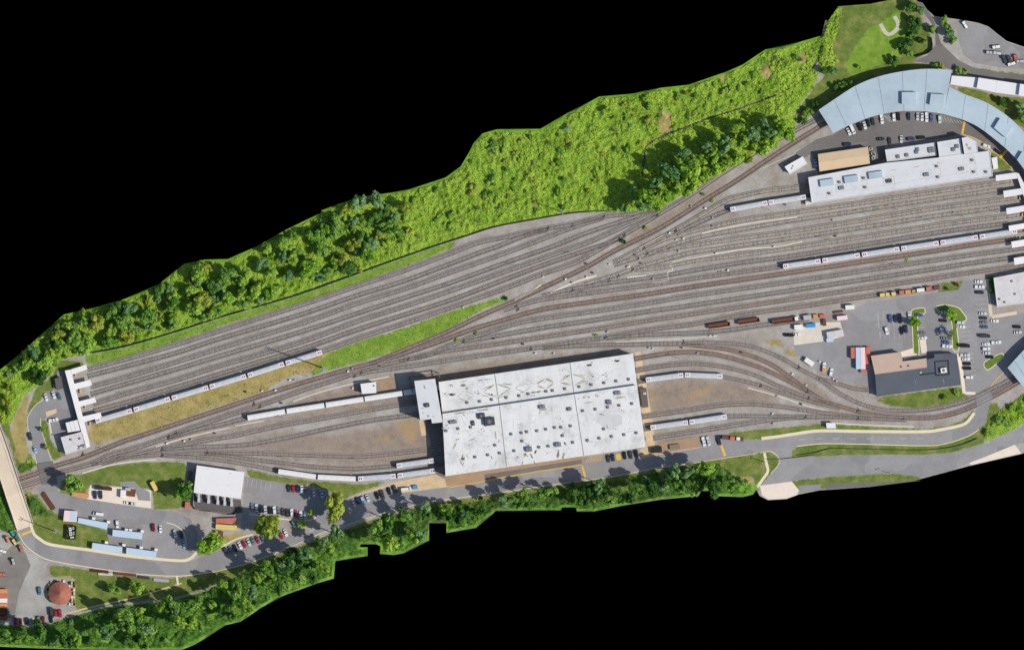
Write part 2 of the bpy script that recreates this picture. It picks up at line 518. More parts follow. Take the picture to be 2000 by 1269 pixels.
LAWN = [
    [(150, 927), (215, 909), (270, 903), (345, 901), (364, 906), (362, 940), (374, 987), (345, 992), (300, 995), (297, 955), (180, 945), (160, 968), (112, 962), (122, 937)],
    [(46, 955), (60, 962), (76, 968), (92, 992), (112, 1003), (150, 1018), (210, 1036), (230, 1056), (205, 1062), (180, 1076), (110, 1064), (76, 1052), (58, 1020)],
    [(102, 735), (115, 703), (160, 706), (170, 712), (140, 719), (127, 724), (110, 742), (103, 762), (85, 770), (72, 790), (60, 812), (55, 830), (50, 842), (54, 800), (70, 758)],
    [(80, 812), (92, 822), (97, 850), (104, 870), (130, 889), (112, 895), (103, 900), (88, 862), (79, 832)],
    [(55, 868), (62, 890), (73, 906), (60, 918), (40, 926), (28, 905), (18, 860), (4, 835), (-10, 800), (10, 790), (25, 800), (18, 830), (28, 870), (32, 900), (50, 904), (55, 880)],
    [(95, 1103), (135, 1107), (200, 1119), (262, 1125), (345, 1129), (430, 1113), (480, 1103), (570, 1071), (712, 1019), (842, 983), (940, 968), (1100, 946),
     (1280, 917), (1351, 905), (1417, 896), (1440, 925), (1300, 975), (1000, 990), (700, 1060), (440, 1130), (400, 1150), (340, 1166), (270, 1173), (200, 1183), (155, 1196), (145, 1180), (148, 1140), (142, 1125), (100, 1125)],
    [(478, 914), (505, 920), (545, 930), (600, 938), (700, 946), (760, 938), (740, 948), (690, 965), (672, 974), (640, 958), (600, 946), (540, 942), (490, 933)],
    [(1417, 845), (1487, 838), (1600, 828), (1618, 828), (1702, 833), (1802, 837), (1850, 832), (1885, 818), (1903, 798), (1908, 805), (1888, 830), (1838, 843), (1680, 845), (1601, 845), (1552, 850), (1487, 858), (1456, 859), (1430, 852)],
    [(1351, 903), (1417, 893), (1479, 884), (1505, 881), (1522, 895), (1521, 907), (1505, 926), (1487, 945), (1476, 950), (1470, 930), (1440, 930), (1410, 907)],
    [(1545, 880), (1560, 870), (1584, 867), (1610, 865), (1680, 866), (1802, 869), (1847, 865), (1892, 850), (1924, 828), (1933, 787), (1945, 785), (1955, 800), (1925, 845), (1921, 866), (1856, 884), (1802, 888), (1680, 888), (1592, 891), (1545, 894)],
    [(1547, 939), (1627, 930), (1680, 927), (1748, 924), (1802, 931), (1800, 945), (1540, 957)],
    [(1711, 776), (1876, 754), (1884, 768), (1892, 775), (1850, 790), (1790, 797), (1740, 792), (1715, 784)],
    [(1884, 547), (1830, 554), (1833, 571), (1872, 567)],
    [(1926, 540), (1944, 536), (1950, 600), (1938, 570)],
    [(1610, 150), (1620, 90), (1634, 14), (1745, -5), (1792, -5), (1800, 40), (1820, 75), (1822, 100), (1790, 115), (1780, 122), (1826, 128), (1859, 140), (1800, 140), (1740, 145), (1700, 156), (1660, 175), (1620, 200), (1600, 214), (1560, 242), (1545, 235), (1590, 170)],
    [(1855, 166), (1910, 176), (1950, 188), (2060, 195), (2060, 300), (1968, 227), (1919, 197), (1882, 184)],
    [(1936, 298), (1948, 300), (1978, 330), (1965, 333), (1938, 334)],
    [(1870, 120), (1900, 132), (1950, 140), (2060, 150), (2060, 160), (1940, 152), (1890, 142), (1862, 122)],
]
LIME = [
    [(1690, 62), (1756, 22), (1778, 60), (1768, 108), (1705, 132), (1665, 152), (1648, 130)],
    [(165, 695), (181, 690), (250, 676), (340, 650), (440, 618), (572, 580), (686, 540), (760, 513), (855, 480), (890, 470), (884, 484), (826, 508), (761, 530), (686, 559), (572, 597), (468, 624), (400, 648), (330, 671), (290, 682), (234, 702), (172, 714)],
    [(600, 737), (640, 690), (700, 666), (760, 650), (840, 622), (900, 602), (985, 579), (992, 586), (940, 606), (880, 640), (830, 665), (760, 690), (674, 715), (623, 727)],
]
STRAW = [
    [(178, 828), (200, 823), (260, 804), (340, 781), (410, 758), (480, 736), (550, 712), (650, 682), (665, 700), (623, 724), (566, 735), (532, 753), (521, 763), (466, 782), (400, 801), (330, 832), (260, 848), (215, 860), (185, 868), (170, 852)],
    [(1488, 661), (1522, 664), (1532, 678), (1505, 673)],
    [(1532, 683), (1552, 684), (1557, 697), (1541, 697)],
    [(45, 775), (58, 762), (52, 800), (50, 850), (55, 880), (50, 904), (32, 902), (20, 855), (24, 828), (34, 803)],
    [(100, 1128), (150, 1108), (190, 1122), (200, 1135), (170, 1175), (150, 1192)],
    [(1405, 905), (1440, 905), (1465, 925), (1475, 950), (1450, 940)],
    [(1285, 215), (1310, 218), (1312, 255), (1292, 262), (1284, 240)],
    [(1715, 786), (1800, 770), (1875, 764), (1885, 774), (1800, 792), (1735, 791)],
    [(1486, 128), (1500, 125), (1508, 145), (1500, 156), (1490, 150)],
    [(1405, 142), (1418, 142), (1418, 155), (1406, 156)],
    [(1552, 110), (1572, 102), (1576, 122), (1560, 128)],
    [(1040, 400), (1050, 398), (1052, 410), (1042, 412)],
    [(270, 1130), (330, 1134), (300, 1152), (240, 1160), (215, 1172), (205, 1160), (250, 1140)],
    [(330, 1128), (420, 1122), (430, 1140), (380, 1150), (350, 1145)],
    [(190, 1050), (205, 1046), (200, 1058), (182, 1062)],
    [(430, 1045), (470, 1040), (488, 1046), (455, 1058), (432, 1064)],
]
TAN = [
    [(215, 845), (255, 832), (290, 824), (262, 842), (222, 856)],
    [(500, 852), (560, 845), (640, 850), (728, 835), (800, 820), (822, 822), (836, 878), (760, 884), (700, 889), (600, 885), (520, 880), (450, 878)],
    [(1268, 757), (1300, 747), (1345, 741), (1415, 743), (1480, 758), (1520, 772), (1500, 785), (1400, 788), (1340, 798), (1275, 808)],
    [(560, 790), (600, 775), (690, 752), (770, 735), (772, 765), (700, 776), (600, 796)],
    [(900, 718), (1000, 702), (1120, 691), (1230, 685), (1236, 695), (1100, 712), (900, 742), (830, 747), (800, 736)],
    [(1210, 478), (1240, 455), (1290, 422), (1350, 387), (1400, 360), (1425, 345), (1380, 385), (1300, 437), (1240, 472), (1200, 492)],
    [(330, 860), (400, 842), (440, 842), (500, 826), (560, 812), (700, 785), (800, 772), (800, 780), (640, 808), (440, 848), (380, 868)],
    [(236, 846), (300, 826), (330, 828), (270, 850), (215, 868)],
    [(460, 875), (700, 886), (840, 880), (845, 905), (700, 908), (560, 898)],
    [(1540, 735), (1580, 745), (1640, 790), (1590, 770)],
    [(-20, 940), (30, 925), (75, 915), (80, 950), (40, 965), (-20, 985)],
    [(1280, 845), (1360, 840), (1372, 858), (1285, 872)],
]
OCHRE = [[(772, 826), (805, 818), (822, 830), (812, 858), (796, 868), (786, 846)], [(735, 743), (768, 737), (770, 758), (745, 762)], [(1347, 767), (1390, 759), (1392, 766), (1360, 775), (1350, 785), (1340, 781)],
         [(744, 850), (763, 847), (761, 862), (743, 862)], [(688, 793), (711, 789), (712, 797), (692, 799)], [(1299, 676), (1312, 675), (1312, 682), (1300, 683)], [(900, 733), (960, 716), (1000, 709), (960, 723), (905, 742)], [(550, 757), (600, 742), (610, 747), (560, 764)], [(1268, 750), (1276, 760), (1274, 800), (1268, 790)]]
STREAMS = [
    [(1516, 186), (1493, 194), (1432, 216), (1390, 229), (1348, 245), (1314, 258), (1285, 270), (1262, 287), (1258, 316), (1253, 346)],
    [(1614, 40), (1606, 75), (1602, 103), (1587, 133), (1555, 165), (1516, 186)],
    [(1649, 15), (1634, 56), (1621, 97), (1613, 135)],
]
# greenery of the wooded belt (thicket carpet with trees standing in it)
THICKET = [
    [(-50, 765), (0, 726), (40, 694), (90, 649), (125, 618), (182, 606), (242, 589), (312, 559), (362, 519), (402, 511), (447, 510), (502, 486), (562, 452), (629, 419), (702, 389),
     (762, 381), (802, 374), (872, 351), (903, 328), (918, 303), (928, 283), (944, 265), (970, 257), (1056, 256), (1112, 224), (1172, 193), (1232, 188), (1292, 176), (1347, 170),
     (1422, 144), (1452, 131), (1497, 101), (1572, 84), (1607, 74), (1600, 105), (1585, 135), (1600, 140), (1590, 170), (1550, 222), (1556, 250), (1510, 286), (1470, 303), (1405, 337),
     (1358, 364), (1300, 402), (1268, 415), (1212, 415), (1120, 415), (1026, 431), (964, 443), (911, 460), (855, 478), (760, 511), (686, 538), (572, 578), (440, 616), (340, 648), (250, 674), (181, 688),
     (165, 693), (118, 702), (100, 732), (68, 757), (44, 775), (32, 803), (22, 828), (4, 830), (-20, 790), (-50, 800)],
    [(1606, 74), (1634, 15), (1648, 12), (1640, 55), (1626, 97), (1640, 120), (1620, 140), (1600, 140), (1598, 110)],
    [(-50, 1222), (0, 1218), (60, 1224), (100, 1217), (150, 1200), (205, 1186), (280, 1178), (345, 1170), (405, 1152), (440, 1133), (500, 1106), (572, 1075), (635, 1047), (712, 1026), (762, 1008), (842, 990),
     (940, 976), (990, 969), (1100, 953), (1200, 940), (1280, 922), (1351, 909), (1410, 905), (1432, 925), (1465, 940), (1470, 960), (1450, 966), (1395, 964), (1388, 954), (1366, 954), (1360, 964), (1290, 971), (1220, 982), (1160, 994), (1130, 994),
     (1126, 986), (1095, 986), (1092, 992), (966, 993), (956, 1002), (928, 1026), (876, 1034), (876, 1017), (834, 1017), (834, 1053), (790, 1075), (746, 1078), (747, 1062), (735, 1058), (700, 1058),
     (699, 1072), (714, 1072), (714, 1081), (651, 1091), (648, 1125), (620, 1134), (560, 1156), (508, 1182), (468, 1209), (438, 1216), (398, 1242), (352, 1264), (260, 1266), (100, 1262), (0, 1258), (-50, 1257)],
    [(2050, 745), (2000, 768), (1982, 782), (1955, 799), (1934, 820), (1918, 850), (1926, 862), (1978, 839), (2050, 795)],
    [(-50, 985), (2, 945), (24, 1020), (36, 1045), (20, 1042), (-10, 1030), (-50, 1020)],
    [(40, 905), (62, 893), (72, 906), (58, 917), (40, 924), (33, 915)],
    [(48, 962), (58, 968), (74, 972), (92, 996), (106, 1006), (90, 1012), (66, 1010), (56, 990)],
]

def mound(p, inner):
    h = np.array([1.5 + 1.9 * mnoise.noise((x * 0.055, y * 0.055, 0)) + 1.5 * mnoise.noise((x * 0.15, y * 0.15, 3)) + 1.1 * mnoise.noise((x * 0.38, y * 0.38, 7)) for x, y in p])
    return np.clip(h, 0.05, 5.5) * np.clip(inner / 2.5, 0.0, 1)


def stream_d(p):
    d = np.full(len(p), 99.0)
    for s_ in STREAMS:
        for q_ in smooth(s_, 1.0):
            d = np.minimum(d, np.linalg.norm(p - q_, axis=1))
    return d


step = 2.0
gx = np.arange(-318, 318, step)
gy = np.arange(-192, 194, step)
G = np.array([(x, y) for x in gx for y in gy])
G += rng.uniform(-0.25, 0.25, G.shape)
ow = np.array(W(OUTLINE))
dd = sdist(G, [ow])
G = G[dd > 0.7]
nb = len(ow)
res = delaunay_2d_cdt([Vector(p) for p in list(ow) + list(G)], [], [list(range(nb))], 1, 1e-4)
gv = np.array([(v[0], v[1]) for v in res[0]])
gf = [list(f) for f in res[2]]
me = bpy.data.meshes.new('ground')
verts = [(x, y, 0.0) for x, y in gv]
faces = []
for f in gf:
    a, b, c = (gv[i] for i in f[:3])
    if (b[0] - a[0]) * (c[1] - a[1]) - (b[1] - a[1]) * (c[0] - a[0]) < 0:
        f = f[::-1]
    faces.append(tuple(f))
b0 = len(verts)
for k in range(nb):                                              # earth edge of the cut-out, 3 m deep
    verts += [(ow[k][0], ow[k][1], 0.0), (ow[k][0], ow[k][1], -3.0)]
for k in range(nb):
    j = (k + 1) % nb
    faces.append((b0 + 2 * k, b0 + 2 * k + 1, b0 + 2 * j + 1, b0 + 2 * j))
allp = np.array([(v[0], v[1]) for v in verts])
dO = sdist(allp, [ow])
sdT = sdist(allp, [W(p) for p in THICKET])
sdT = np.where((dO < 6) & (sdT > -3.5), sdT + np.clip(6 - dO, 0, 6), sdT)
HZ = mound(allp, sdT) * np.clip((stream_d(allp) - 2.6) / 3, 0, 1)
for k in range(len(verts)):
    if verts[k][2] > -1:
        verts[k] = (verts[k][0], verts[k][1], float(HZ[k]) * 0.8)
me.from_pydata(verts, [], faces)
allp = np.array([(v[0], v[1]) for v in verts])
for nm, polys in (('lawn', LAWN), ('lime', LIME), ('straw', STRAW), ('tan', TAN), ('ochre', OCHRE), ('brush', None)):
    at = me.attributes.new(nm, 'FLOAT', 'POINT')
    val = sdT if polys is None else sdist(allp, [W(p) for p in polys])
    at.data.foreach_set('value', val.astype(np.float32))
me.update()

gm = bpy.data.materials.new('ground')
gm.use_nodes = True
nt = gm.node_tree
bs = nt.nodes['Principled BSDF']
bs.inputs['Roughness'].default_value = 0.95
bs.inputs['Specular IOR Level'].default_value = 0.1
geo = nt.nodes.new('ShaderNodeNewGeometry')


def nz(scale, detail=5, rough=0.6):
    n = nt.nodes.new('ShaderNodeTexNoise')
    n.inputs['Scale'].default_value = scale
    n.inputs['Detail'].default_value = detail
    n.inputs['Roughness'].default_value = rough
    nt.links.new(geo.outputs['Position'], n.inputs['Vector'])
    return n.outputs['Fac']


def ramp(src, cols, lo=0.3, hi=0.7):
    r = nt.nodes.new('ShaderNodeValToRGB')
    el = r.color_ramp.elements
    el[0].position, el[1].position = lo, hi
    el[0].color = (*L(*cols[0]), 1)
    el[1].color = (*L(*cols[-1]), 1)
    if len(cols) == 3:
        e = el.new((lo + hi) / 2)
        e.color = (*L(*cols[1]), 1)
    nt.links.new(src, r.inputs[0])
    return r.outputs[0]


def math2(op, a, b=None, c=None):
    n = nt.nodes.new('ShaderNodeMath')
    n.operation = op
    for i, v in enumerate((a, b, c)):
        if v is None:
            continue
        if isinstance(v, (int, float)):
            n.inputs[i].default_value = v
        else:
            nt.links.new(v, n.inputs[i])
    return n.outputs[0]


edge_n = nz(0.35, 6, 0.7)
big = nz(0.035, 5)
mid = nz(0.16, 6, 0.7)
fine = nz(1.3, 4, 0.7)


def zone(base, attr, cols, soft, jit, src):
    a = nt.nodes.new('ShaderNodeAttribute')
    a.attribute_name = attr
    j = math2('MULTIPLY_ADD', edge_n, jit, -jit / 2)
    d = math2('ADD', a.outputs['Fac'], j)
    mr = nt.nodes.new('ShaderNodeMapRange')
    mr.interpolation_type = 'SMOOTHSTEP'
    mr.inputs['From Min'].default_value = -soft
    mr.inputs['From Max'].default_value = soft
    nt.links.new(d, mr.inputs['Value'])
    mx = nt.nodes.new('ShaderNodeMix')
    mx.data_type = 'RGBA'
    nt.links.new(mr.outputs[0], mx.inputs['Factor'])
    nt.links.new(base, mx.inputs['A'])
    nt.links.new(ramp(src, cols), mx.inputs['B'])
    return mx.outputs['Result']


col = ramp(math2('MULTIPLY_ADD', mid, 0.5, math2('MULTIPLY', big, 0.5)), [(138, 128, 119), (154, 148, 141), (168, 165, 160)], 0.38, 0.62)
col = zone(col, 'tan', [(126, 112, 102), (141, 128, 116), (152, 136, 114)], 3.0, 8.0, mid)
col = zone(col, 'ochre', [(142, 122, 102), (158, 136, 106), (164, 142, 108)], 2.4, 9.0, mid)
col = zone(col, 'brush', [(76, 114, 36), (102, 142, 46), (130, 160, 60)], 0.5, 3.0, mid)
col = zone(col, 'straw', [(120, 114, 66), (152, 138, 86), (174, 154, 108)], 1.0, 4.0, mid)
col = zone(col, 'lawn', [(76, 96, 42), (102, 117, 54), (140, 134, 84)], 0.5, 3.5, mid)
col = zone(col, 'lime', [(92, 122, 44), (112, 142, 50), (142, 158, 74)], 0.6, 5.0, mid)
mulf = nt.nodes.new('ShaderNodeVectorMath')
mulf.operation = 'SCALE'
nt.links.new(col, mulf.inputs[0])
nt.links.new(math2('MULTIPLY_ADD', fine, 0.7, 0.65), mulf.inputs['Scale'])
nt.links.new(mulf.outputs[0], bs.inputs['Base Color'])
bmp = nt.nodes.new('ShaderNodeBump')
bmp.inputs['Strength'].default_value = 0.5
bmp.inputs['Distance'].default_value = 0.25
nt.links.new(fine, bmp.inputs['Height'])
nt.links.new(bmp.outputs[0], bs.inputs['Normal'])
me.materials.append(gm)
ground = bpy.data.objects.new('ground', me)
C.objects.link(ground)
tag(ground, kind='structure')

for s in STREAMS[:2]:
    strip('stream', s, 1.3, MT['water_and_shade'], 0.002, 0.03)
strip('ditch_shade', STREAMS[2], 0.8, MT['water_and_shade'], 0.002, 0.03)  # narrow shadow line of the ditch, its shade painted as a brown strip

# ------------------------------------------------------------------ roads, yards, pavements
ROAD = [(35, 1035), (47, 1060), (70, 1080), (100, 1093), (180, 1107), (267, 1119), (350, 1123), (420, 1115), (495, 1095), (570, 1065), (633, 1037), (710, 1013), (761, 997), (841, 978), (900, 970), (992, 958),
        (1100, 942), (1200, 929), (1280, 912), (1351, 903), (1417, 893), (1479, 884), (1505, 880), (1522, 894), (1522, 905), (1505, 926), (1487, 946), (1547, 938), (1627, 929), (1680, 927), (1748, 924), (1802, 931),
        (1860, 918), (1894, 903), (1921, 893), (1982, 868), (2055, 850), (2055, 800), (2000, 828), (1978, 841), (1946, 855), (1921, 866), (1856, 884), (1802, 888), (1680, 888), (1592, 891), (1547, 894), (1547, 880),
        (1557, 870), (1584, 867), (1610, 865), (1680, 866), (1802, 869), (1847, 865), (1892, 850), (1924, 828), (1933, 787), (1938, 772), (1906, 778), (1907, 805), (1888, 828), (1838, 841), (1802, 845), (1680, 844),
        (1601, 843), (1552, 849), (1487, 858), (1456, 858), (1417, 846), (1390, 852), (1366, 857), (1368, 872), (1300, 884), (1253, 893), (1259, 874), (1140, 892), (1136, 908), (988, 931), (940, 940), (876, 951),
        (785, 962), (769, 948), (690, 969), (655, 985), (610, 1040), (560, 1045), (496, 1045), (460, 1058), (430, 1075), (400, 1083), (385, 1090), (370, 1097), (350, 1097), (260, 1090), (180, 1078), (100, 1067), (75, 1055), (62, 1035), (55, 1020)]
sheet('road', ROAD, MT['asphalt'], -0.3, 0.010)
sheet('parking_lot', [(1883, 548), (1926, 542), (1930, 625), (2055, 602), (2055, 700), (1960, 718), (1966, 732), (1940, 752), (1938, 772), (1906, 778), (1905, 770), (1893, 772), (1876, 752), (1713, 774), (1700, 752), (1657, 746), (1627, 741), (1600, 730),
                      (1554, 690), (1550, 672), (1612, 660), (1640, 640), (1645, 615), (1670, 600), (1700, 591), (1760, 581), (1830, 571), (1872, 566)], MT['asphalt'], -0.3, 0.014)
sheet('parking_lot', [(1627, 263), (1658, 245), (1700, 229), (1736, 220), (1764, 217), (1811, 218), (1843, 223), (1882, 234), (1914, 250), (1945, 274), (1990, 312), (2055, 380), (2055, 470), (2010, 400), (1985, 335), (1938, 292), (1908, 272), (1880, 262), (1840, 270), (1728, 285),
                      (1728, 310), (1700, 330), (1600, 345), (1585, 300), (1566, 312), (1550, 302), (1595, 272)], MT['asphalt_dark'], -0.3, 0.014)
sheet('road', [(1788, 2), (1802, 6), (1822, 35), (1838, 85), (1872, 118), (1900, 132), (1940, 141), (2055, 152), (2055, 178), (2000, 166), (1900, 150), (1862, 138), (1826, 126), (1784, 120), (1812, 108), (1827, 88), (1826, 55), (1806, 28)], MT['asphalt_dark'], -0.3, 0.018)
sheet('parking_lot', [(1865, 40), (1910, 46), (1930, 53), (1965, 82), (2000, 94), (2055, 112), (2055, 136), (1960, 133), (1905, 124), (1882, 108), (1872, 80)], MT['asphalt'], -0.3, 0.014)
sheet('road', [(72, 905), (60, 860), (52, 825), (58, 803), (74, 786), (88, 779), (86, 765), (118, 757), (110, 725), (127, 724), (138, 760), (150, 800), (157, 825), (128, 832), (126, 848), (100, 850), (92, 815), (80, 822), (80, 832), (88, 862), (103, 905), (108, 930), (98, 940), (80, 935)], MT['asphalt'], -0.3, 0.012)
sheet('parking_lot', [(78, 937), (98, 940), (112, 944), (112, 962), (160, 972), (265, 990), (297, 994), (345, 1000), (372, 1013), (386, 1040), (386, 1082), (350, 1094), (302, 1088), (216, 1066), (205, 1030), (150, 1015), (110, 1000), (92, 986), (76, 965)], MT['asphalt'], -0.3, 0.016)
sheet('parking_lot', [(478, 930), (640, 958), (662, 976), (650, 1000), (630, 1022), (600, 1012), (486, 992), (484, 1032), (470, 1042)], MT['asphalt'], -0.3, 0.016)
sheet('yard', [(-55, 1085), (0, 1080), (30, 1055), (46, 1066), (75, 1086), (92, 1100), (86, 1126), (145, 1130), (148, 1186), (120, 1206), (60, 1218), (-55, 1218)], MT['yard'], -0.3, 0.012)
sheet('yard', [(-55, 1092), (0, 1086), (30, 1060), (50, 1080), (60, 1105), (48, 1130), (36, 1160), (28, 1205), (-55, 1216)], mat('yard_dirty', (122, 118, 112), 0.95, 0.25, 0.12, fine=0.12), -0.3, 0.018)
sheet('yard', [(176, 947), (265, 953), (295, 957), (295, 992), (235, 984), (170, 974)], MT['concrete_pink'], -0.3, 0.024)
sheet('yard', [(232, 941), (262, 939), (274, 951), (292, 960), (294, 978), (270, 976), (262, 953), (240, 952)], MT['asphalt'], -0.3, 0.028)
sheet('yard', [(946, 926), (1136, 897), (1137, 905), (988, 929), (947, 937)], MT['asphalt_dark'], -0.3, 0.032)  # flat strip for the ramp trench, the trench's shade painted as dark colour
sheet('yard', [(1550, 648), (1551, 674), (1613, 666), (1649, 656), (1641, 629), (1602, 629), (1570, 636)], MT['concrete'], -0.3, 0.024)
sheet('yard', [(1240, 688), (1251, 686), (1262, 750), (1274, 820), (1279, 870), (1285, 886), (1253, 893), (1249, 878), (1262, 872)], MT['concrete_tan'], -0.3, 0.026)
sheet('yard', [(1279, 868), (1366, 853), (1368, 872), (1285, 885)], MT['concrete_orange'], -0.3, 0.024)
sheet('yard', [(868, 930), (1140, 889), (1139, 906), (988, 930), (905, 946), (872, 949)], MT['concrete_orange'], -0.3, 0.026)
sheet('yard', [(676, 973), (770, 941), (851, 926), (868, 934), (877, 950), (785, 962), (769, 948), (690, 970)], MT['concrete_tan'], -0.3, 0.022)
sheet('yard', [(826, 822), (842, 816), (862, 822), (871, 928), (868, 933), (850, 925), (838, 850)], MT['asphalt_dark'], -0.3, 0.020)
sheet('yard', [(818, 821), (827, 821), (833, 850), (823, 851)], MT['concrete_tan'], -0.3, 0.06)
sheet('yard', [(1484, 948), (1547, 940), (1560, 956), (1557, 966), (1536, 973), (1501, 975), (1488, 966)], MT['concrete_pink'], -0.3, 0.024)
sheet('yard', [(1560, 948), (1605, 945), (1602, 956), (1562, 963)], MT['asphalt'], -0.3, 0.02)
sheet('yard', [(1612, 944), (1800, 938), (1780, 940), (1700, 949), (1614, 955)], MT['asphalt_dark'], -0.3, 0.022)
sheet('yard', [(1894, 903), (1921, 893), (1982, 868), (1995, 885), (1896, 908)], MT['concrete_pink'], -0.3, 0.024)
sheet('yard', [(378, 964), (470, 976), (474, 1000), (455, 1004), (380, 993)], MT['wall_dark'], -0.3, 0.02)
strip('gravel_path', [(1720, 47), (1730, 65), (1740, 67), (1752, 57), (1754, 46), (1747, 32)], 2.2, MT['gravel'], -0.2, 0.012)
strip('footpath', [(1493, 884), (1497, 905), (1500, 920), (1490, 935), (1478, 952)], 1.6, MT['kerb'], -0.2, 0.05)
strip('footpath', [(345, 1124), (348, 1142)], 1.2, MT['kerb'], -0.2, 0.05)
strip('footpath', [(125, 1200), (150, 1192), (200, 1180), (260, 1167), (310, 1152), (355, 1138)], 0.9, MT['concrete_tan'], -0.2, 0.03)
strip('pavement', [(60, 1024), (66, 1042), (78, 1052), (100, 1063), (180, 1074), (260, 1086), (345, 1094), (370, 1091), (384, 1078)], 1.7, MT['kerb'], -0.2, 0.13)
strip('pavement', [(1487, 856), (1520, 852), (1552, 847), (1601, 841), (1680, 842), (1802, 842.5), (1838, 838.5), (1870, 832), (1888, 825), (1903, 806)], 1.8, MT['kerb'], -0.2, 0.13)
strip('pavement', [(1871, 690), (1878, 725), (1883, 768)], 2.0, MT['concrete_pink'], -0.2, 0.13)
strip('pavement', [(1884, 767), (1905, 768)], 1.6, MT['concrete_pink'], -0.2, 0.12)
strip('pavement', [(1927, 545), (1931, 580), (1936, 618)], 2.0, MT['deck'], -0.2, 0.13)
strip('pavement', [(1937, 619), (1960, 615), (1986, 611)], 2.0, MT['deck'], -0.2, 0.12)
sheet('pavement', [(1752, 689), (1788, 678), (1791, 696), (1765, 702)], MT['concrete_pink'], -0.2, 0.12)
sheet('pavement', [(1796, 664), (1808, 663), (1811, 688), (1800, 690)], MT['concrete_pink'], -0.2, 0.12)
sheet('pavement', [(88, 804), (110, 798), (111, 806), (91, 814)], MT['concrete_tan'], -0.2, 0.13)
strip('kerb', [(96, 824), (100, 846)], 0.9, MT['kerb'], -0.2, 0.13)
strip('kerb', [(79, 816), (80, 834), (88, 862), (102, 903)], 0.35, MT['kerb'], -0.2, 0.13)
strip('kerb', [(86, 780), (70, 790), (57, 808), (53, 825), (60, 860), (72, 905)], 0.35, MT['kerb'], -0.2, 0.13)
strip('kerb', [(36, 1040), (48, 1062), (72, 1082), (100, 1094), (180, 1108), (267, 1120), (350, 1124), (420, 1116)], 0.45, MT['kerb'], -0.2, 0.13)
strip('kerb', [(420, 1116), (495, 1096), (570, 1066), (633, 1038), (710, 1014), (761, 998), (841, 979), (900, 971), (992, 959), (1100, 943), (1200, 930), (1280, 913), (1351, 904), (1417, 894), (1479, 885)], 0.3, MT['kerb'], -0.2, 0.128)
strip('kerb', [(1556, 871), (1584, 868), (1610, 866), (1680, 867), (1802, 870), (1847, 866), (1892, 851), (1912, 838)], 0.5, MT['kerb'], -0.2, 0.13)
strip('kerb', [(1484, 884), (1505, 881), (1520, 893), (1521, 906), (1505, 925)], 0.35, MT['kerb'], -0.2, 0.13)
strip('kerb', [(325, 1020), (342, 1025), (356, 1036), (362, 1050), (364, 1070)], 0.5, MT['kerb'], -0.2, 0.13)
strip('kerb', [(432, 1068), (462, 1052), (494, 1043)], 0.9, MT['kerb'], -0.2, 0.125)
strip('kerb', [(486, 1003), (520, 1008), (560, 1014), (600, 1016), (617, 1010)], 0.7, MT['kerb'], -0.2, 0.12)
strip('kerb', [(876, 951.5), (940, 940.5), (988, 931), (1060, 919), (1136, 907.5)], 0.45, MT['yellow'], -0.2, 0.14)
strip('kerb', [(1253, 894), (1300, 884.5), (1368, 873)], 0.5, MT['concrete_tan'], -0.2, 0.14)
strip('kerb', [(1935, 755), (1945, 742), (1960, 727)], 0.5, MT['yellow'], -0.2, 0.13)
strip('kerb', [(1880, 262), (1908, 272), (1938, 293), (1985, 336)], 0.4, MT['yellow'], -0.2, 0.13)
for isl, w_ in (([(1780, 608), (1784, 604), (1803, 601), (1807, 607), (1805, 613), (1792, 618), (1795, 690), (1785, 690), (1782, 640), (1779, 618)], 0), ([(1828, 598), (1845, 595), (1870, 600), (1880, 610), (1887, 620), (1885, 627), (1869, 632), (1873, 681), (1861, 681), (1859, 632), (1846, 612), (1832, 606)], 0),
                ([(1922, 715), (1924, 706), (1952, 691), (1959, 692), (1958, 699), (1934, 720), (1926, 721)], 0)):
    strip('kerb', isl + [isl[0]], 0.5, MT['kerb'], -0.1, 0.16, step=1.0)
    sheet('grass_island', isl, LEAF['mid'] if False else mat('island_grass', (96, 118, 46), 0.95, 0.25, 0.4, fine=0.15), -0.1, 0.15)

mk = MB()                                                           # white bay lines


def line(x1, y1, x2, y2, w=0.12, z=0.03):
    (a, b), (c, d) = P(x1, y1), P(x2, y2)
    l = math.hypot(c - a, d - b)
    mk.box((a + c) / 2, (b + d) / 2, 0.02, z, l, w, math.atan2(d - b, c - a))


for k in range(9):
    line(1903 + k * 0.6, 555 + k * 10, 1925 + k * 0.6, 553 + k * 10)
for k in range(15):
    line(1912 + k * 1.0, 606 + k * 7.8, 1932 + k * 1.0, 605 + k * 7.8)
for k in range(6):
    line(1715 + k * 9.6, 608, 1719 + k * 9.6, 662)
for k in range(5):
    line(1709 + k * 2.2, 634 + k * 5, 1717 + k * 2.0, 632 + k * 5.4)
line(1713, 612, 1720, 660); line(1709, 634, 1718, 633)
for k in range(12):
    line(1876 + k, 640 + k * 8.6, 1896 + k, 638 + k * 8.6)
for k in range(7):
    line(1790, 640 + k * 8.5, 1808, 639 + k * 8.5)
for k in range(6):
    line(484 + k * 9, 934 + k * 1.6, 482 + k * 9, 950 + k * 1.6)
for k in range(14):
    line(489 + k * 8.7, 983 + k * 1.4, 488 + k * 8.7, 999 + k * 1.4)
for k in range(8):
    line(1560 + k * 33, 856.5 - (0 if k else -2), 1573 + k * 33, 856 - (0 if k else -2), 0.2)
for k in range(9):
    line(1838 + k * 6, 226 + k * 1.6, 1843 + k * 6, 238 + k * 0.6, 0.2)
for k in range(5):
    line(1727 + k * 4, 226, 1738 + k * 4, 238, 0.2)
for k in range(4):
    line(1190 + k * 14 + 14, 882 - k * 2, 1196 + k * 14 + 14, 898 - k * 2)
for i, o in enumerate([mk.build('road_markings', MT['white_paint'])]):
    tag(o, kind='structure')
yk = MB()
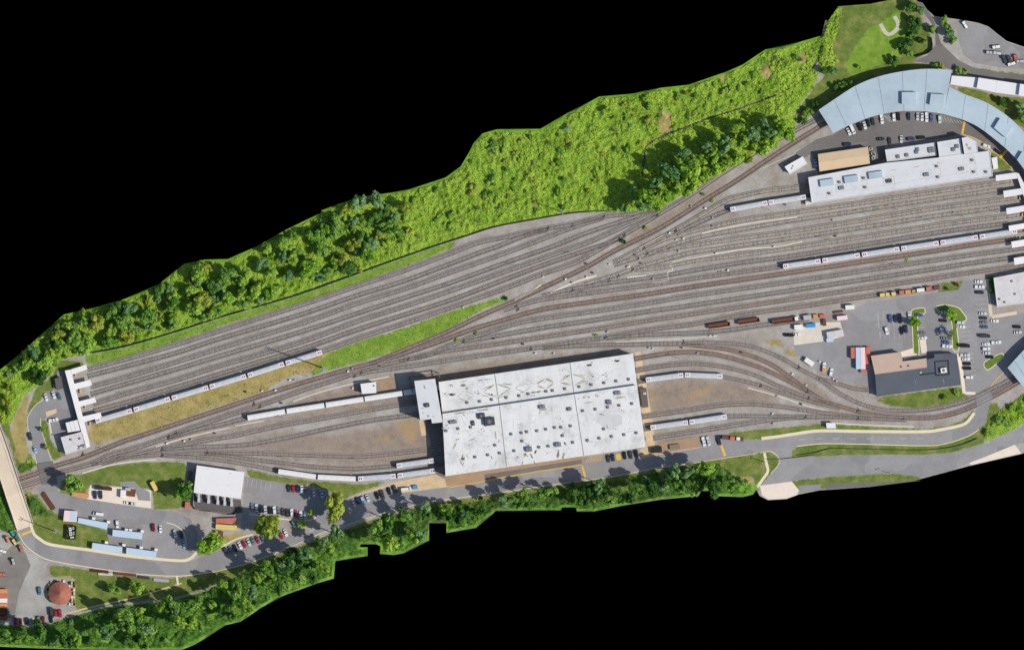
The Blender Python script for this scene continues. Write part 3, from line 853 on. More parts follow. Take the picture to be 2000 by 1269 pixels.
for k in range(9):
    (a, b), (c, d) = P(1143 + k * 3.6, 904 - k * 0.5), P(1152 + k * 3.2, 889 - k * 0.6)
    yk.box((a + c) / 2, (b + d) / 2, 0.02, 0.032, math.hypot(c - a, d - b), 0.22, math.atan2(d - b, c - a))
(a, b) = P(1208, 892)
yk.box(a, b, 0.02, 0.034, 2.6, 3.6, math.radians(8))
tag(yk.build('road_markings', MT['yellow']), kind='structure')


def hump(x1, y1, x2, y2, w, label):
    (a, b), (c, d) = P(x1, y1), P(x2, y2)
    mb = MB()
    mb.box((a + c) / 2, (b + d) / 2, 0.0, 0.16, math.hypot(c - a, d - b), w, math.atan2(d - b, c - a), inset=0.12)
    tag(mb.build('speed_hump', MT['yellow']), label, 'speed hump', 'yellow speed humps across the roads')


hump(41.5, 1044, 61, 1036, 1.6, 'yellow speed hump across the road where the concrete bridge ends')
hump(1136.5, 909, 1143.5, 935, 1.3, 'yellow speed hump across the road below the large workshop')
hump(1408, 869, 1416, 890, 1.6, 'wide yellow speed hump beside the red flatbed machine')
hump(1884, 237, 1879, 262, 1.4, 'yellow speed hump at the mouth of the lot under the blue curved roof')
hump(1967, 293, 1953, 309, 1.4, 'yellow speed hump beside the black car in the lane under the blue roof')

# ------------------------------------------------------------------ railway tracks
TRACKS = [
    # name label, points, sleepers, bed, third-rail side
    ('northernmost storage track beside the lime grass strip', [(172, 722), (258, 699), (340, 675), (420, 650), (508, 622), (600, 593), (700, 559), (788, 530), (880, 496), (935, 475), (988, 464), (1030, 455), (1070, 447), (1117, 439), (1180, 424), (1240, 418), (1275, 409)], 'tie_grey', 'bed_grey', 1),
    ('second storage track from the lime grass strip', [(172, 734), (258, 712), (347, 688), (420, 664), (508, 638), (600, 610), (700, 576), (788, 549), (880, 515), (935, 494), (975, 480), (1025, 460), (1070, 448)], 'tie_grey', 'bed_grey', -1),
    ('third storage track from the lime grass strip', [(178, 756), (258, 734), (347, 707), (420, 684), (508, 657), (600, 629), (700, 593), (788, 566), (880, 533), (988, 495), (1060, 468), (1117, 446), (1180, 426)], 'tie_grey', 'bed_grey', 1),
    ('fourth storage track from the lime grass strip', [(178, 769), (258, 746), (347, 720), (420, 698), (508, 672), (600, 644), (700, 611), (788, 582), (880, 552), (988, 513), (1080, 481), (1148, 454), (1240, 424), (1285, 408)], 'tie_grey', 'bed_grey', -1),
    ('fifth storage track from the lime grass strip', [(184, 789), (258, 766), (347, 742), (420, 718), (508, 693), (600, 665), (700, 628), (788, 600), (880, 569), (988, 531), (1080, 499), (1148, 475), (1200, 452), (1240, 434), (1290, 413)], 'tie_grey', 'bed_grey', 1),
    ('storage track next to the long six-car silver train', [(184, 802), (258, 782), (347, 755), (420, 733), (508, 706), (600, 678), (700, 643), (788, 615), (880, 586), (988, 545), (1060, 518), (1148, 488), (1187, 475), (1220, 459)], 'tie_brown', 'bed_grey', -1),
    ('track under the six-car silver train beside the straw grass', [(176, 825), (259, 801), (334, 778), (408, 756), (482, 734), (556, 710), (630, 687), (700, 662), (788, 633), (880, 602), (988, 564), (1060, 536), (1120, 516), (1159, 495), (1220, 459), (1285, 421), (1356, 378), (1411, 340), (1474, 300), (1516, 276), (1554, 256), (1612, 226)], 'tie_grey', 'bed_brown', 1),
    ('rusty main track curving from the road crossing to the blue canopy', [(-30, 962), (36, 936), (74, 923), (106, 910), (162, 893), (240, 862), (268, 853), (358, 823), (440, 796), (478, 783), (572, 753), (680, 721), (723, 710), (773, 690), (836, 664), (880, 645), (940, 616), (1000, 590), (1060, 562), (1148, 520), (1200, 490), (1288, 446), (1380, 389), (1440, 352), (1516, 301), (1600, 248), (1622, 236)], 'tie_brown', 'bed_rust', -1),
    ('rusty track passing the white trackside hut', [(-30, 978), (41, 952), (77, 940), (114, 924), (180, 906), (220, 887), (250, 880), (304, 863), (364, 840), (440, 814), (506, 793), (591, 763), (660, 741), (698, 728), (754, 712), (799, 702), (860, 688), (960, 674), (1060, 659), (1160, 644), (1260, 628), (1360, 613), (1540, 586), (1680, 565), (1820, 545), (1889, 534), (2055, 512)], 'tie_brown', 'bed_brown', 1),
    ('track under the five-car white train', [(328, 855), (388, 838), (440, 827), (482, 816), (558, 803), (635, 791), (711, 779), (790, 767), (840, 759)], 'tie_grey', 'bed_grey', -1),
    ('upper empty track entering the workshop from the wide brown yard', [(180, 907), (244, 892), (316, 877), (412, 859), (460, 851), (557, 830), (640, 816), (728, 800), (804, 787), (840, 781)], 'tie_grey', 'bed_brown', 1),
    ('lower empty track entering the workshop from the wide brown yard', [(316, 878), (376, 873), (440, 871), (497, 866), (572, 852), (640, 837), (728, 820), (798, 811), (840, 805)], 'tie_grey', 'bed_brown', -1),
    ('empty track along the bottom of the wide brown yard', [(200, 905), (250, 893), (316, 888), (400, 885), (460, 885), (534, 887), (610, 890), (703, 892), (766, 887), (836, 879), (870, 875)], 'tie_brown', 'bed_brown', 1),
    ('track holding one silver car below the brown yard', [(400, 886), (440, 889), (478, 895), (553, 904), (610, 911), (680, 915), (697, 915), (772, 909), (849, 898), (875, 894)], 'tie_brown', 'bed_brown', -1),
    ('track under the four-car train behind the parking lot', [(316, 889), (376, 893), (440, 900), (497, 910), (542, 919), (618, 930), (697, 935), (775, 929), (851, 918), (872, 915)], 'tie_grey', 'bed_grey', 1),
    ('track curving past the weedy bank to the white office building', [(1200, 514), (1257, 485), (1320, 451), (1360, 428), (1417, 394), (1448, 384), (1496, 374), (1536, 370), (1582, 364)], 'tie_pale', 'bed_grey', 1),
    ('track under the two-car train by the white office building', [(1320, 456), (1360, 437), (1425, 410), (1500, 396), (1586, 382)], 'tie_grey', 'bed_grey', -1),
    ('pale sleepered track closest below the white office building', [(1261, 487), (1297, 469), (1322, 462), (1360, 451), (1448, 432), (1540, 418), (1680, 398), (1820, 377), (1889, 367), (1975, 354)], 'tie_pale', 'bed_grey', 1),
    ('second pale sleepered track below the white office building', [(1200, 517), (1264, 497), (1288, 488), (1328, 474), (1380, 460), (1448, 448), (1540, 432), (1680, 411), (1820, 390), (1889, 380), (1960, 369)], 'tie_pale', 'bed_grey', -1),
    ('third pale sleepered track below the white office building', [(1264, 497), (1320, 485), (1360, 479), (1448, 466), (1540, 454), (1680, 432), (1820, 409), (1889, 400), (1980, 388)], 'tie_pale', 'bed_grey', 1),
    ('fourth pale sleepered track below the white office building', [(1140, 556), (1200, 538), (1234, 526), (1264, 517), (1320, 501), (1360, 492), (1448, 479), (1540, 466), (1680, 445), (1820, 423), (1889, 414), (1965, 403)], 'tie_pale', 'bed_grey', -1),
    ('fifth pale sleepered track below the white office building', [(1234, 528), (1288, 524), (1360, 510), (1448, 499), (1540, 486), (1680, 465), (1820, 443), (1889, 433), (1986, 421)], 'tie_pale', 'bed_grey', 1),
    ('dark sleepered track next above the six-car eastern train', [(1060, 578), (1110, 566), (1180, 554), (1240, 546), (1288, 540), (1360, 527), (1448, 513), (1540, 501), (1680, 479), (1820, 456), (1889, 446), (1970, 436)], 'tie_grey', 'bed_grey', -1),
    ('track under the six-car eastern train', [(985, 606), (1020, 596), (1060, 586), (1160, 572), (1260, 559), (1360, 544), (1448, 532), (1528, 521), (1604, 509), (1682, 498), (1758, 486), (1835, 474), (1912, 463), (1988, 451), (2030, 446)], 'tie_grey', 'bed_brown', 1),
    ('reddish track next below the six-car eastern train', [(723, 711), (780, 693), (820, 680), (860, 666), (920, 644), (980, 626), (1060, 604), (1160, 589), (1260, 575), (1360, 559), (1540, 533), (1680, 512), (1820, 491), (1889, 480), (1985, 466)], 'tie_brown', 'bed_rust', -1),
    ('second track below the six-car eastern train', [(780, 705), (836, 694), (906, 666), (940, 654), (1000, 635), (1060, 623), (1160, 609), (1260, 594), (1360, 577), (1540, 552), (1680, 531), (1820, 510), (1889, 500), (2030, 481)], 'tie_grey', 'bed_grey', 1),
    ('third track below the six-car eastern train', [(906, 667), (980, 654), (1060, 640), (1160, 625), (1260, 609), (1360, 595), (1540, 568), (1680, 547), (1820, 526), (1889, 515), (1985, 502)], 'tie_grey', 'bed_grey', -1),
    ('brown weedy siding with the yellow work machines', [(1184, 660), (1240, 650), (1288, 642), (1360, 633), (1460, 614), (1540, 603), (1594, 595), (1696, 579), (1760, 572), (1840, 561)], 'tie_brown', 'bed_brown', 1),
    ('siding with the rusty hopper wagon', [(1184, 660), (1240, 655), (1306, 652), (1360, 650), (1420, 645), (1480, 636), (1540, 628), (1580, 622)], 'tie_grey', 'bed_grey', -1),
    ('track running closest above the large workshop', [(690, 733), (720, 727), (770, 720), (800, 716), (860, 707), (960, 692), (1060, 678), (1130, 667), (1184, 660)], 'tie_grey', 'bed_grey', 1),
    ('outer curved track leading round the dark roofed shop', [(1060, 679), (1110, 676), (1160, 674), (1260, 672), (1334, 671), (1380, 669), (1449, 673), (1493, 685), (1536, 704), (1562, 720), (1605, 743), (1642, 769), (1685, 790), (1727, 800), (1770, 802), (1821, 798), (1872, 787), (1903, 776), (1938, 759), (1975, 740), (2020, 712)], 'tie_grey', 'bed_brown', -1),
    ('short spur ending at the dark roofed shop', [(1595, 738), (1642, 751), (1668, 759), (1696, 762)], 'tie_brown', 'bed_brown', 1),
    ('second curved track leading round the dark roofed shop', [(1334, 672), (1380, 677), (1423, 683), (1467, 695), (1510, 714), (1545, 739), (1579, 764), (1605, 780), (1642, 794), (1702, 809), (1770, 816), (1829, 815), (1872, 805), (1904, 792), (1938, 775), (1975, 755), (2030, 722)], 'tie_brown', 'bed_rust', 1),
    ('rusty curved track leaving the top corner of the workshop', [(1230, 702), (1305, 690), (1362, 688), (1419, 697), (1480, 716), (1501, 725), (1545, 746), (1579, 766)], 'tie_brown', 'bed_rust', -1),
    ('curved track leaving the workshop above the two-car train', [(1230, 727), (1255, 722), (1305, 714), (1362, 711), (1419, 718), (1475, 733), (1518, 753), (1579, 776), (1640, 793)], 'tie_brown', 'bed_brown', 1),
    ('track under the upper two-car train right of the workshop', [(1235, 747), (1260, 742), (1300, 737), (1336, 732), (1380, 732), (1413, 736), (1484, 752), (1515, 763), (1579, 782), (1640, 797)], 'tie_brown', 'bed_brown', -1),
    ('empty track between the two two-car trains right of the workshop', [(1250, 815), (1343, 802), (1400, 793), (1440, 790), (1480, 790), (1536, 796), (1605, 806), (1702, 817), (1770, 820)], 'tie_brown', 'bed_brown', 1),
    ('track under the lower two-car train right of the workshop', [(1255, 837), (1269, 835), (1345, 824), (1421, 813), (1501, 813), (1570, 814), (1640, 814), (1702, 818)], 'tie_grey', 'bed_grey', -1),
    ('lowest track right of the workshop beside the grass bank', [(1277, 856), (1362, 843), (1449, 829), (1518, 819), (1570, 815)], 'tie_grey', 'bed_grey', 1),
]
for ti, (lab, pts, tie, bed, side) in enumerate(TRACKS):
    dz = 0.004 * ti
    c = smooth(pts, 2.0)
    cs = smooth(pts, 0.76)
    t = thing('railway_track', lab, 'railway track', group='tracks of the rail yard')
    mb = MB(); ribbon(mb, c, 0, 3.0, 0.0, 0.06 + dz); mb.build('ballast_bed', MT[bed], t)
    n, tt = normals(cs)
    mb = MB()
    hl, hw = 1.3, 0.14
    z0, z1 = 0.05 + dz, 0.22 + dz
    for k in range(len(cs)):
        p, nn, d = cs[k], n[k], tt[k]
        ex = 0.25 if k % 4 == 0 else 0.0
        a = [p - nn * hl - d * hw, p + nn * (hl + ex) - d * hw, p + nn * (hl + ex) + d * hw, p - nn * hl + d * hw]
        mb.prism([(q[0], q[1]) for q in a], z0, z1, mi=1 if random.random() < 0.3 else 0, bottom=False)
    mb.build('sleepers', [MT[tie], MT['tie_grey' if tie == 'tie_pale' else 'tie_dark']], t)
    for off in (-0.79, 0.79):
        mb = MB(); ribbon(mb, c, off, 0.15, 0.2 + dz, 0.37 + dz); mb.build('rail', MT['rail'], t)
    mb = MB(); ribbon(mb, c, side * 1.62, 0.26, 0.18 + dz, 0.5 + dz); mb.build('third_rail', MT['cover'], t)

sheet('road', [(72, 905), (103, 900), (110, 932), (112, 944), (82, 946), (78, 930)], MT['asphalt_dark'], -0.3, 0.36)
sheet('road', [(1906, 775), (1934, 762), (1939, 775), (1934, 790), (1908, 796)], MT['asphalt'], -0.3, 0.36)

TROUGH = [
    ('pale cable trough stepping across the eastern tracks', [(1273, 552), (1304, 548), (1303.5, 540), (1303, 531), (1313, 528.6), (1312.5, 520), (1312, 512.5), (1360, 503), (1450, 487), (1517, 482), (1566, 472)], 0.8),
    ('pale cable trough between the two upper eastern tracks', [(1371, 456), (1417, 445), (1473, 435), (1557, 424)], 0.8),
    ('pale cable trough along the brown bank above the white train', [(572, 784), (620, 767), (680, 751), (760, 735)], 0.7),
    ('short pale cable trough left of the white train', [(440, 835), (515, 821)], 0.6),
    ('pale cable trough in the western track throat', [(304, 872), (364, 854), (460, 832)], 0.7),
    ('pale cable trough above the outer curved track', [(1200, 668), (1313, 662), (1402, 656)], 0.5),
    ('pale cable trough along the fan of workshop tracks', [(1460, 757), (1519, 773), (1575, 792), (1619, 802)], 0.6),
    ('pale cable trough along the lawn at the western throat', [(160, 924), (220, 907), (268, 900), (304, 897)], 0.8),
    ('pale cable trough at the foot of the eastern grass bank', [(1632, 826), (1700, 830), (1785, 833)], 0.7),
    ('pale concrete trough in the switches at the yard centre', [(1005, 585), (1040, 568), (1056, 556)], 0.9),
    ('pale concrete trough beside the central signal boxes', [(1075, 572), (1120, 552), (1165, 538)], 1.2),
    ('pale concrete trough under the signal boxes of the eastern fan', [(1225, 542), (1262, 538)], 0.9),
    ('pale cable trough along the curving bank by the main track', [(1248, 484), (1280, 468), (1295, 460)], 0.7),
    ('pale cable trough beside the tracks under the canopy', [(1555, 300), (1520, 314), (1490, 328)], 0.4),
]
for lab, pts, w in TROUGH:
    strip('cable_trough', pts, w, MT['concrete'], 0.0, 0.24, kind=None, label=lab, cat='cable trough')

# ------------------------------------------------------------------ metro cars
def make_car_proto(style):
    r = empty('metro_car')
    l, w = 22.3, 3.1
    silver = MT['silver']
    mb = MB()
    mb.prism([(-l / 2, -w / 2 + 0.3), (-l / 2 + 0.35, -w / 2), (l / 2 - 0.35, -w / 2), (l / 2, -w / 2 + 0.3), (l / 2, w / 2 - 0.3), (l / 2 - 0.35, w / 2), (-l / 2 + 0.35, w / 2), (-l / 2, w / 2 - 0.3)], 1.0, 3.35)
    mb.build('body', silver, r)
    mb = MB()
    prof = [(-1.55, 3.35), (-1.42, 3.6), (-0.9, 3.78), (0, 3.84), (0.9, 3.78), (1.42, 3.6), (1.55, 3.35)]
    xs = [-l / 2 + 0.05, l / 2 - 0.05]
    for a, b in zip(prof[:-1], prof[1:]):
        mb.face([(xs[0], a[0], a[1]), (xs[1], a[0], a[1]), (xs[1], b[0], b[1]), (xs[0], b[0], b[1])])
    mb.face([(xs[0], a, b) for a, b in prof]); mb.face([(xs[1], a, b) for a, b in reversed(prof)])
    for x in (-6, -2, 2, 6):
        mb.box(x, 0, 3.78, 3.9, 2.6, 1.3, 0)
    rf = mb.build('roof', MT['car_roof_white'] if style == 'white' else MT['car_roof'], r)
    if style != 'white':
        for s in (-1, 1):
            mb = MB(); mb.box(s * (l / 2 - 1.75), 0, 3.3, 3.9, 3.2, 2.95, 0, inset=0.06)
            pn = mb.build('roof_panel', MT['car_end'], r)
            for dx in (-0.55, 0.55):
                mb = MB(); mb.box(s * (l / 2 - 1.6) + dx, 0, 3.88, 4.0, 0.6, 1.25, 0); mb.build('vent', MT['vent_red'] if style == 'red' else MT['metal'], pn)
    for s in (-1, 1):
        mb = MB()
        for x in np.linspace(-9, 9, 10):
            mb.box(x, s * (w / 2 + 0.01), 2.0, 2.9, 1.3, 0.06)
        mb.build('window', MT['glass'], r)
        mb = MB()
        mb.box(s * 7.2, 0, 0.42, 1.0, 3.6, 2.2)
        mb.build('bogie', MT['metal_dark'], r)
    return r


PROTO = {}


def train(joints, styles, where):
    n = len(joints) - 1
    words = ['westernmost', 'second', 'third', 'fourth', 'fifth', 'sixth']
    for i in range(n):
        (x1, y1), (x2, y2) = P(*joints[i]), P(*joints[i + 1])
        st = styles[i] if isinstance(styles, (list, tuple)) else styles
        if st not in PROTO:
            o = PROTO[st] = make_car_proto(st)
        else:
            o = copy_tree(PROTO[st])
        o.location = ((x1 + x2) / 2, (y1 + y2) / 2, 0.2)
        o.rotation_euler = (0, 0, math.atan2(y2 - y1, x2 - x1))
        colr = 'white roofed' if st == 'white' else 'silver'
        pos = words[i] if i == 0 else ('easternmost' if i == n - 1 else words[i] + ' from west')
        if n == 1: pos = 'single'
        tag(o, f'{colr} metro car, {pos} in the {where}', 'metro car', 'metro cars parked in the yard')


train([(185, 822.5), (259, 801), (334, 778), (408, 756), (482, 734), (556.5, 710), (630, 687)], 'red', 'six-car train along the straw grass strip')
train([(482, 816), (558, 803), (635, 791), (711, 779), (787, 767.5), (863, 755.5)], 'white', 'five-car train running into the workshop')
train([(542, 920), (618.5, 931), (697, 935), (775, 929), (851, 918.5)], ['white', 'white', 'red', 'red'], 'four-car train behind the car park')
train([(773, 909.5), (849, 898.7)], 'grey', 'gap between track and workshop wall')
train([(1260, 742), (1336, 732), (1412.5, 735)], 'grey', 'upper two-car train beside the workshop')
train([(1269, 835), (1345, 824.5), (1421, 813)], 'grey', 'lower two-car train beside the workshop')
train([(1425.5, 409.5), (1500, 396), (1575, 384.5)], 'grey', 'two-car train by the white office')
train([(1528, 520.8), (1604, 509.6), (1681.5, 498), (1758.5, 486), (1835, 474.5), (1911.7, 463), (1988, 451.3)], 'red', 'six-car train of the eastern yard')


# ------------------------------------------------------------------ buildings
def offset(poly, d):
    """Grow a world polygon outward by d metres."""
    a = sum(poly[i][0] * poly[(i + 1) % len(poly)][1] - poly[(i + 1) % len(poly)][0] * poly[i][1] for i in range(len(poly)))
    q = [Vector(p) for p in (poly if a > 0 else list(reversed(poly)))]
    n = len(q)
    out = []
    for i in range(n):
        e1 = (q[i] - q[i - 1]).normalized(); e2 = (q[(i + 1) % n] - q[i]).normalized()
        n1 = Vector((e1.y, -e1.x)); n2 = Vector((e2.y, -e2.x))
        b = (n1 + n2)
        b = b / max(b.dot(n1), 0.4)
        out.append(tuple(q[i] + b * d))
    return out


def block(root, poly, h, roof, wall='wall', parapet=0.0, over=0.15, thick=0.35, z0=0.0, wname='wall'):
    """Walls and a slab roof (optionally with a parapet) as two parts of root."""
    w = [P(*p) for p in poly]
    inn = offset(w, -0.2)
    mb = MB(); mb.prism(inn, z0, h - thick, bottom=False); mb.build(wname, MT[wall], root)
    mb = MB(); mb.prism(offset(w, over), h - thick, h)
    r = mb.build('roof', MT[roof], root)
    if parapet:
        mb = MB()
        q = offset(w, over + 0.003); q2 = offset(w, over - 0.35)
        n = len(q)
        for i in range(n):
            j = (i + 1) % n
            mb.prism([q[i], q[j], q2[j], q2[i]], h - 0.1, h + parapet)
        mb.build('parapet', MT[roof], root)
    return r


def unit(root, x, y, z, lx, ly, h, a, m, name='roof_unit', curb=None):
    """Roof equipment: casing on a curb with a recessed fan ring."""
    wx, wy = P(x, y)
    mb = MB()
    mb.box(wx, wy, z - 0.02, z + 0.18, lx + 0.3, ly + 0.3, a, 1)
    mb.box(wx, wy, z + 0.17, z + h, lx, ly, a, 0, inset=0.08)
    mb.cyl(wx, wy, z + h - 0.02, z + h + 0.12, min(lx, ly) * 0.3, n=8, mi=1)
    return mb.build(name, [m, MT['seam']], root)


def slab(root, name, pts, m, z0, z1):
    mb = MB(); mb.prism([P(*p) for p in pts], z0, z1); return mb.build(name, m, root)


def bar(root, name, p, q, w, z0, z1, m):
    (a, b), (c, d) = P(*p), P(*q)
    mb = MB(); mb.box((a + c) / 2, (b + d) / 2, z0, z1, math.hypot(c - a, d - b), w, math.atan2(d - b, c - a))
    return mb.build(name, m, root)


def blot(root, x, y, rx, ry, a, z, m, name='stain'):
    """Irregular stain lying on a roof (a thin film of dirt)."""
    wx, wy = P(x, y)
    n = 14
    pts = []
    for k in range(n):
        t = 2 * PI * k / n
        r = random.uniform(0.6, 1.1)
        u, v = rx * M * r * math.cos(t), ry * M * r * math.sin(t)
        pts.append((wx + u * math.cos(a) - v * math.sin(a), wy + u * math.sin(a) + v * math.cos(a)))
    mb = MB(); mb.prism(pts, z - 0.02, z + 0.006)
    return mb.build(name, m, root)


# main workshop
cx, cy = P(1060, 810)
ws = thing('workshop', 'huge white flat roofed train workshop with dark seams and rusty stains', 'workshop')
NW, NE, SE, SW_ = (857, 746), (1236, 690.5), (1261, 872), (870.5, 929)
wl, el = (864.5, 808), (1244, 752)
HN, HS, HA = 9.0, 11.6, 13.2
block(ws, [NW, NE, el, wl], HN, 'roof_white', over=0.1)
block(ws, [wl, el, SE, SW_], HS, 'roof_white', over=0.1)
block(ws, [(809.5, 744), (849.5, 739.6), (864, 824), (844, 826), (842.5, 817.6), (821, 820)], HA, 'roof_cold', over=0.1)
bar(ws, 'roof_seam', (966, 730.5), (975, 790), 0.35, HN - .02, HN + 0.05, MT['seam'])
bar(ws, 'roof_seam', (975.5, 792.5), (989, 911), 0.35, HS - .02, HS + 0.05, MT['seam'])
bar(ws, 'roof_seam', (1113, 708.5), (1121, 769), 0.35, HN - .02, HN + 0.05, MT['seam'])
bar(ws, 'roof_seam', (1122, 772), (1140, 889), 0.35, HS - .02, HS + 0.05, MT['seam'])
for p, q in (((880, 845), (975, 831)), ((990, 821), (1115, 801)), ((1130, 795), (1190, 783)), ((1033, 812), (1040, 865)), ((1078, 810), (1085, 868)), ((1180, 785), (1188, 845)), ((880, 790), (930, 782)), ((1130, 717), (1232, 708)), ((1148, 718), (1148, 728))):
    bar(ws, 'roof_seam', p, q, 0.14, HN - .02 if q[1] < 756 or p[1] == 790 else HS - .02, (HN if q[1] < 756 or p[1] == 790 else HS) + 0.03, MT['roof_grey'])
ANG = math.radians(8)
vents_n = [(989, 776), (1014, 772.5), (1079.5, 762.5), (1103.5, 759), (1131.5, 755), (1155, 751), (1180, 747.5), (1203.5, 744), (1228, 740.5), (912.5, 786), (937, 783.5), (960.5, 780), (1032, 769), (1067, 764)]
vents_s = [(1138.5, 802), (1163, 799), (1187, 795), (1209.5, 791.5), (1234.5, 788), (998.5, 847.5), (1018.5, 845), (1029, 843), (1049, 841), (1066.5, 838), (1083.5, 834.5), (1096, 834), (1114.5, 831.5), (1020, 861), (1099, 850.5),
           (1004.5, 880), (1053, 873), (1071, 871), (1119, 863.5), (1147.5, 859.5), (1170.5, 855.5), (1194.5, 852), (1219, 848.5), (1243, 845), (1179.5, 837.5), (871, 841), (895, 837), (919.5, 834), (928, 892), (953, 888), (976, 884.5), (905, 896), (967, 869)]
for x, y in vents_n:
    unit(ws, x, y, HN, 1.3, 1.3, 0.9, ANG, MT['metal'], 'roof_vent')
for x, y in vents_s:
    unit(ws, x, y, HS, 1.3, 1.3, 0.9, ANG, MT['metal'], 'roof_vent')
for x, y, lx, ly, h, m in ((956, 823, 6, 4.5, 2.6, 'metal_dark'), (940, 812, 4, 3, 1.6, 'metal_dark'), (1033, 877, 3.4, 2.6, 2.0, 'metal'), (1090, 868, 3.2, 2.2, 1.8, 'metal'), (1059, 794.5, 3.2, 2.0, 1.6, 'metal'), (1206, 767, 3.4, 1.8, 1.4, 'metal'), (885, 824, 4, 1.6, 1.6, 'metal'), (1190, 785.5, 2.4, 2.4, 1.8, 'metal'), (924, 826, 1.6, 2.6, 1.2, 'metal_dark'), (1112, 799, 2.0, 1.6, 1.4, 'metal')):
    unit(ws, x, y, HS, lx, ly, h, ANG, MT[m])
unit(ws, 834, 791, HA, 2.0, 2.6, 1.4, math.radians(100), MT['metal_dark'])
for x, y, rx, ry, a, d in ((1046, 882, 4, 1.4, 1.0, 1), (1026, 886, 3, 1.2, 1.3, 1), (1038, 890, 2, 6, 0.5, 1), (1104, 866, 2, 5, 0.6, 1), (1090, 886, 3, 9, -0.2, 1), (1020, 905, 1, 6, -0.2, 1), (1044, 903, 1.2, 5, 0.4, 1),
                           (968, 905, 1.2, 5, -0.3, 0), (905, 905, 1.4, 6, -0.4, 0), (912, 890, 1.2, 4, 0.5, 0), (960, 893, 1.2, 5, 0.4, 1), (903, 890, 2, 1.5, 0, 1), (895, 846, 2.5, 1.6, 0, 0), (866, 836, 3, 2, 0, 0), (940, 838, 2.5, 1.5, 0, 0), (1150, 775, 3, 2, 0, 0), (1130, 778, 3, 1, 0.2, 0), (1168, 773, 4, 1, 0.2, 0), (1054, 806, 1.2, 5, -0.3, 0), (1078, 800, 1, 4, 0.2, 0)):
    blot(ws, x, y, rx, ry, a, HS, MT['stain_dark' if d else 'stain'])
for x, y, rx, ry, a in ((953, 756, 13, 1.2, 0.35), (948, 773, 9, 1.1, -0.2), (990, 750, 12, 1.8, -0.1), (978, 775, 12, 1.0, 0.35), (880, 770, 6, 2.2, -0.3), (1054, 745, 8, 1, 0.5), (1072, 741, 8, 1.2, -0.4), (1055, 756, 7, .9, -0.4), (1074, 754, 8, 1, 0.4), (1106, 734, 9, 1.4, 0.35), (1134, 732, 10, .9, -0.05), (1104, 748, 12, .9, -0.1), (1138, 746, 12, 1.2, 0.3), (1020, 752, 5, .8, 0.3), (1038, 747, 3, .8, 0.0),
                        (880, 752, 6, 1.2, 0.1), (1150, 713, 6, 1.6, 0.0), (1205, 705, 6, 1.6, 0.0), (905, 745, 8, 0.8, 0.1), (1020, 766, 6, 1.6, 0.1), (1046, 766, 5, 1.6, 0.1)):
    blot(ws, x, y, rx, ry, a, HN, MT['stain'])
for x, y, rx, ry, a in ((829, 756, 2, 6, 0.2), (836, 812, 3, 2.5, 0), (846, 813, 1.6, 2, 0), (825, 797, 3, 1, 0), (826, 806, 3, 1, 0)):
    blot(ws, x, y, rx, ry, a, HA, MT['stain'])
for y0, y1 in ((694, 702), (718, 726), (738, 746)):                    # train doors in the right-hand gable
    bar(ws, 'train_door', (1237.5 + (y0 - 694) * 0.14, y0), (1238.8 + (y0 - 694) * 0.14, y1), 0.4, 0.0, 5.2, MT['metal_dark'])
for y0, y1 in ((806, 814), (828, 838), (852, 860)):
    bar(ws, 'train_door', (1253 + (y0 - 806) * 0.14, y0), (1254.3 + (y0 - 806) * 0.14, y1), 0.4, 0.0, 5.2, MT['metal_dark'])
blot(ws, 1190, 822, 26, 20, 0.1, HS, mat('roof_soot', (188, 189, 188), 0.7, 0.08, 0.15, fine=0.04))
for x, y, rx, ry, a in ((1046, 882, 5, 2, 1.0), (1100, 890, 3, 9, -0.25), (1026, 888, 3, 6, 1.2), (968, 850, 2, 9, 0.1), (922, 858, 7, 2, 0.3), (888, 870, 2, 9, -0.5), (900, 902, 2, 8, 0.4), (1060, 800, 9, 1.6, 0.13), (1110, 795, 8, 1.4, 0.13), (1150, 786, 10, 1.2, 0.13), (944, 800, 14, 1.8, 0.13), (900, 806, 14, 1.8, 0.13), (1210, 776, 12, 1.6, 0.13)):
    blot(ws, x, y, rx, ry, a, HS, MT['stain'])
for x, y, rx, ry in ((905, 752, 7, 2.5), (912, 758, 3, 2), (884, 770, 7, 3), (1151, 713, 6, 2.6), (1205, 704.5, 6, 2.6), (1158, 735, 3, 1.4), (1178, 732, 4, 1), (1040, 766, 6, 2), (1052, 765, 4, 2), (938, 742, 6, 1.2), (950, 741, 3, 1.2), (958, 770, 6, 1.4), (935, 768, 5, 1)):
    blot(ws, x, y, rx, ry, 0.1, HN, MT['stain_dark'])
ca_, sa_ = math.cos(math.radians(-8)), math.sin(math.radians(-8))
for dx, dy, rx, ry, th in ((909, 773, 17, 10, .7), (970, 762, 28, 13, 1.6), (1022, 756, 17, 9, .7), (1065, 749, 17, 10, 1.3), (1118, 742, 27, 12, 1.4), (1160, 735, 14, 8, .5)):
    for sx, sy in ((-1, -1), (1, -1), (-1, 1), (1, 1)):
        for u in (0.25, 0.5, 0.75):
            ex, ey = sx * rx * u, sy * ry * (1 - u)
            blot(ws, dx + ex * ca_ - ey * sa_, dy + ex * sa_ + ey * ca_, 0.2 * math.hypot(rx, ry), th * random.uniform(.5, 1.2), -math.atan2(-sy * ry, sx * rx) + math.radians(8), HN + 0.004, MT['stain'])
sp_ = MB()
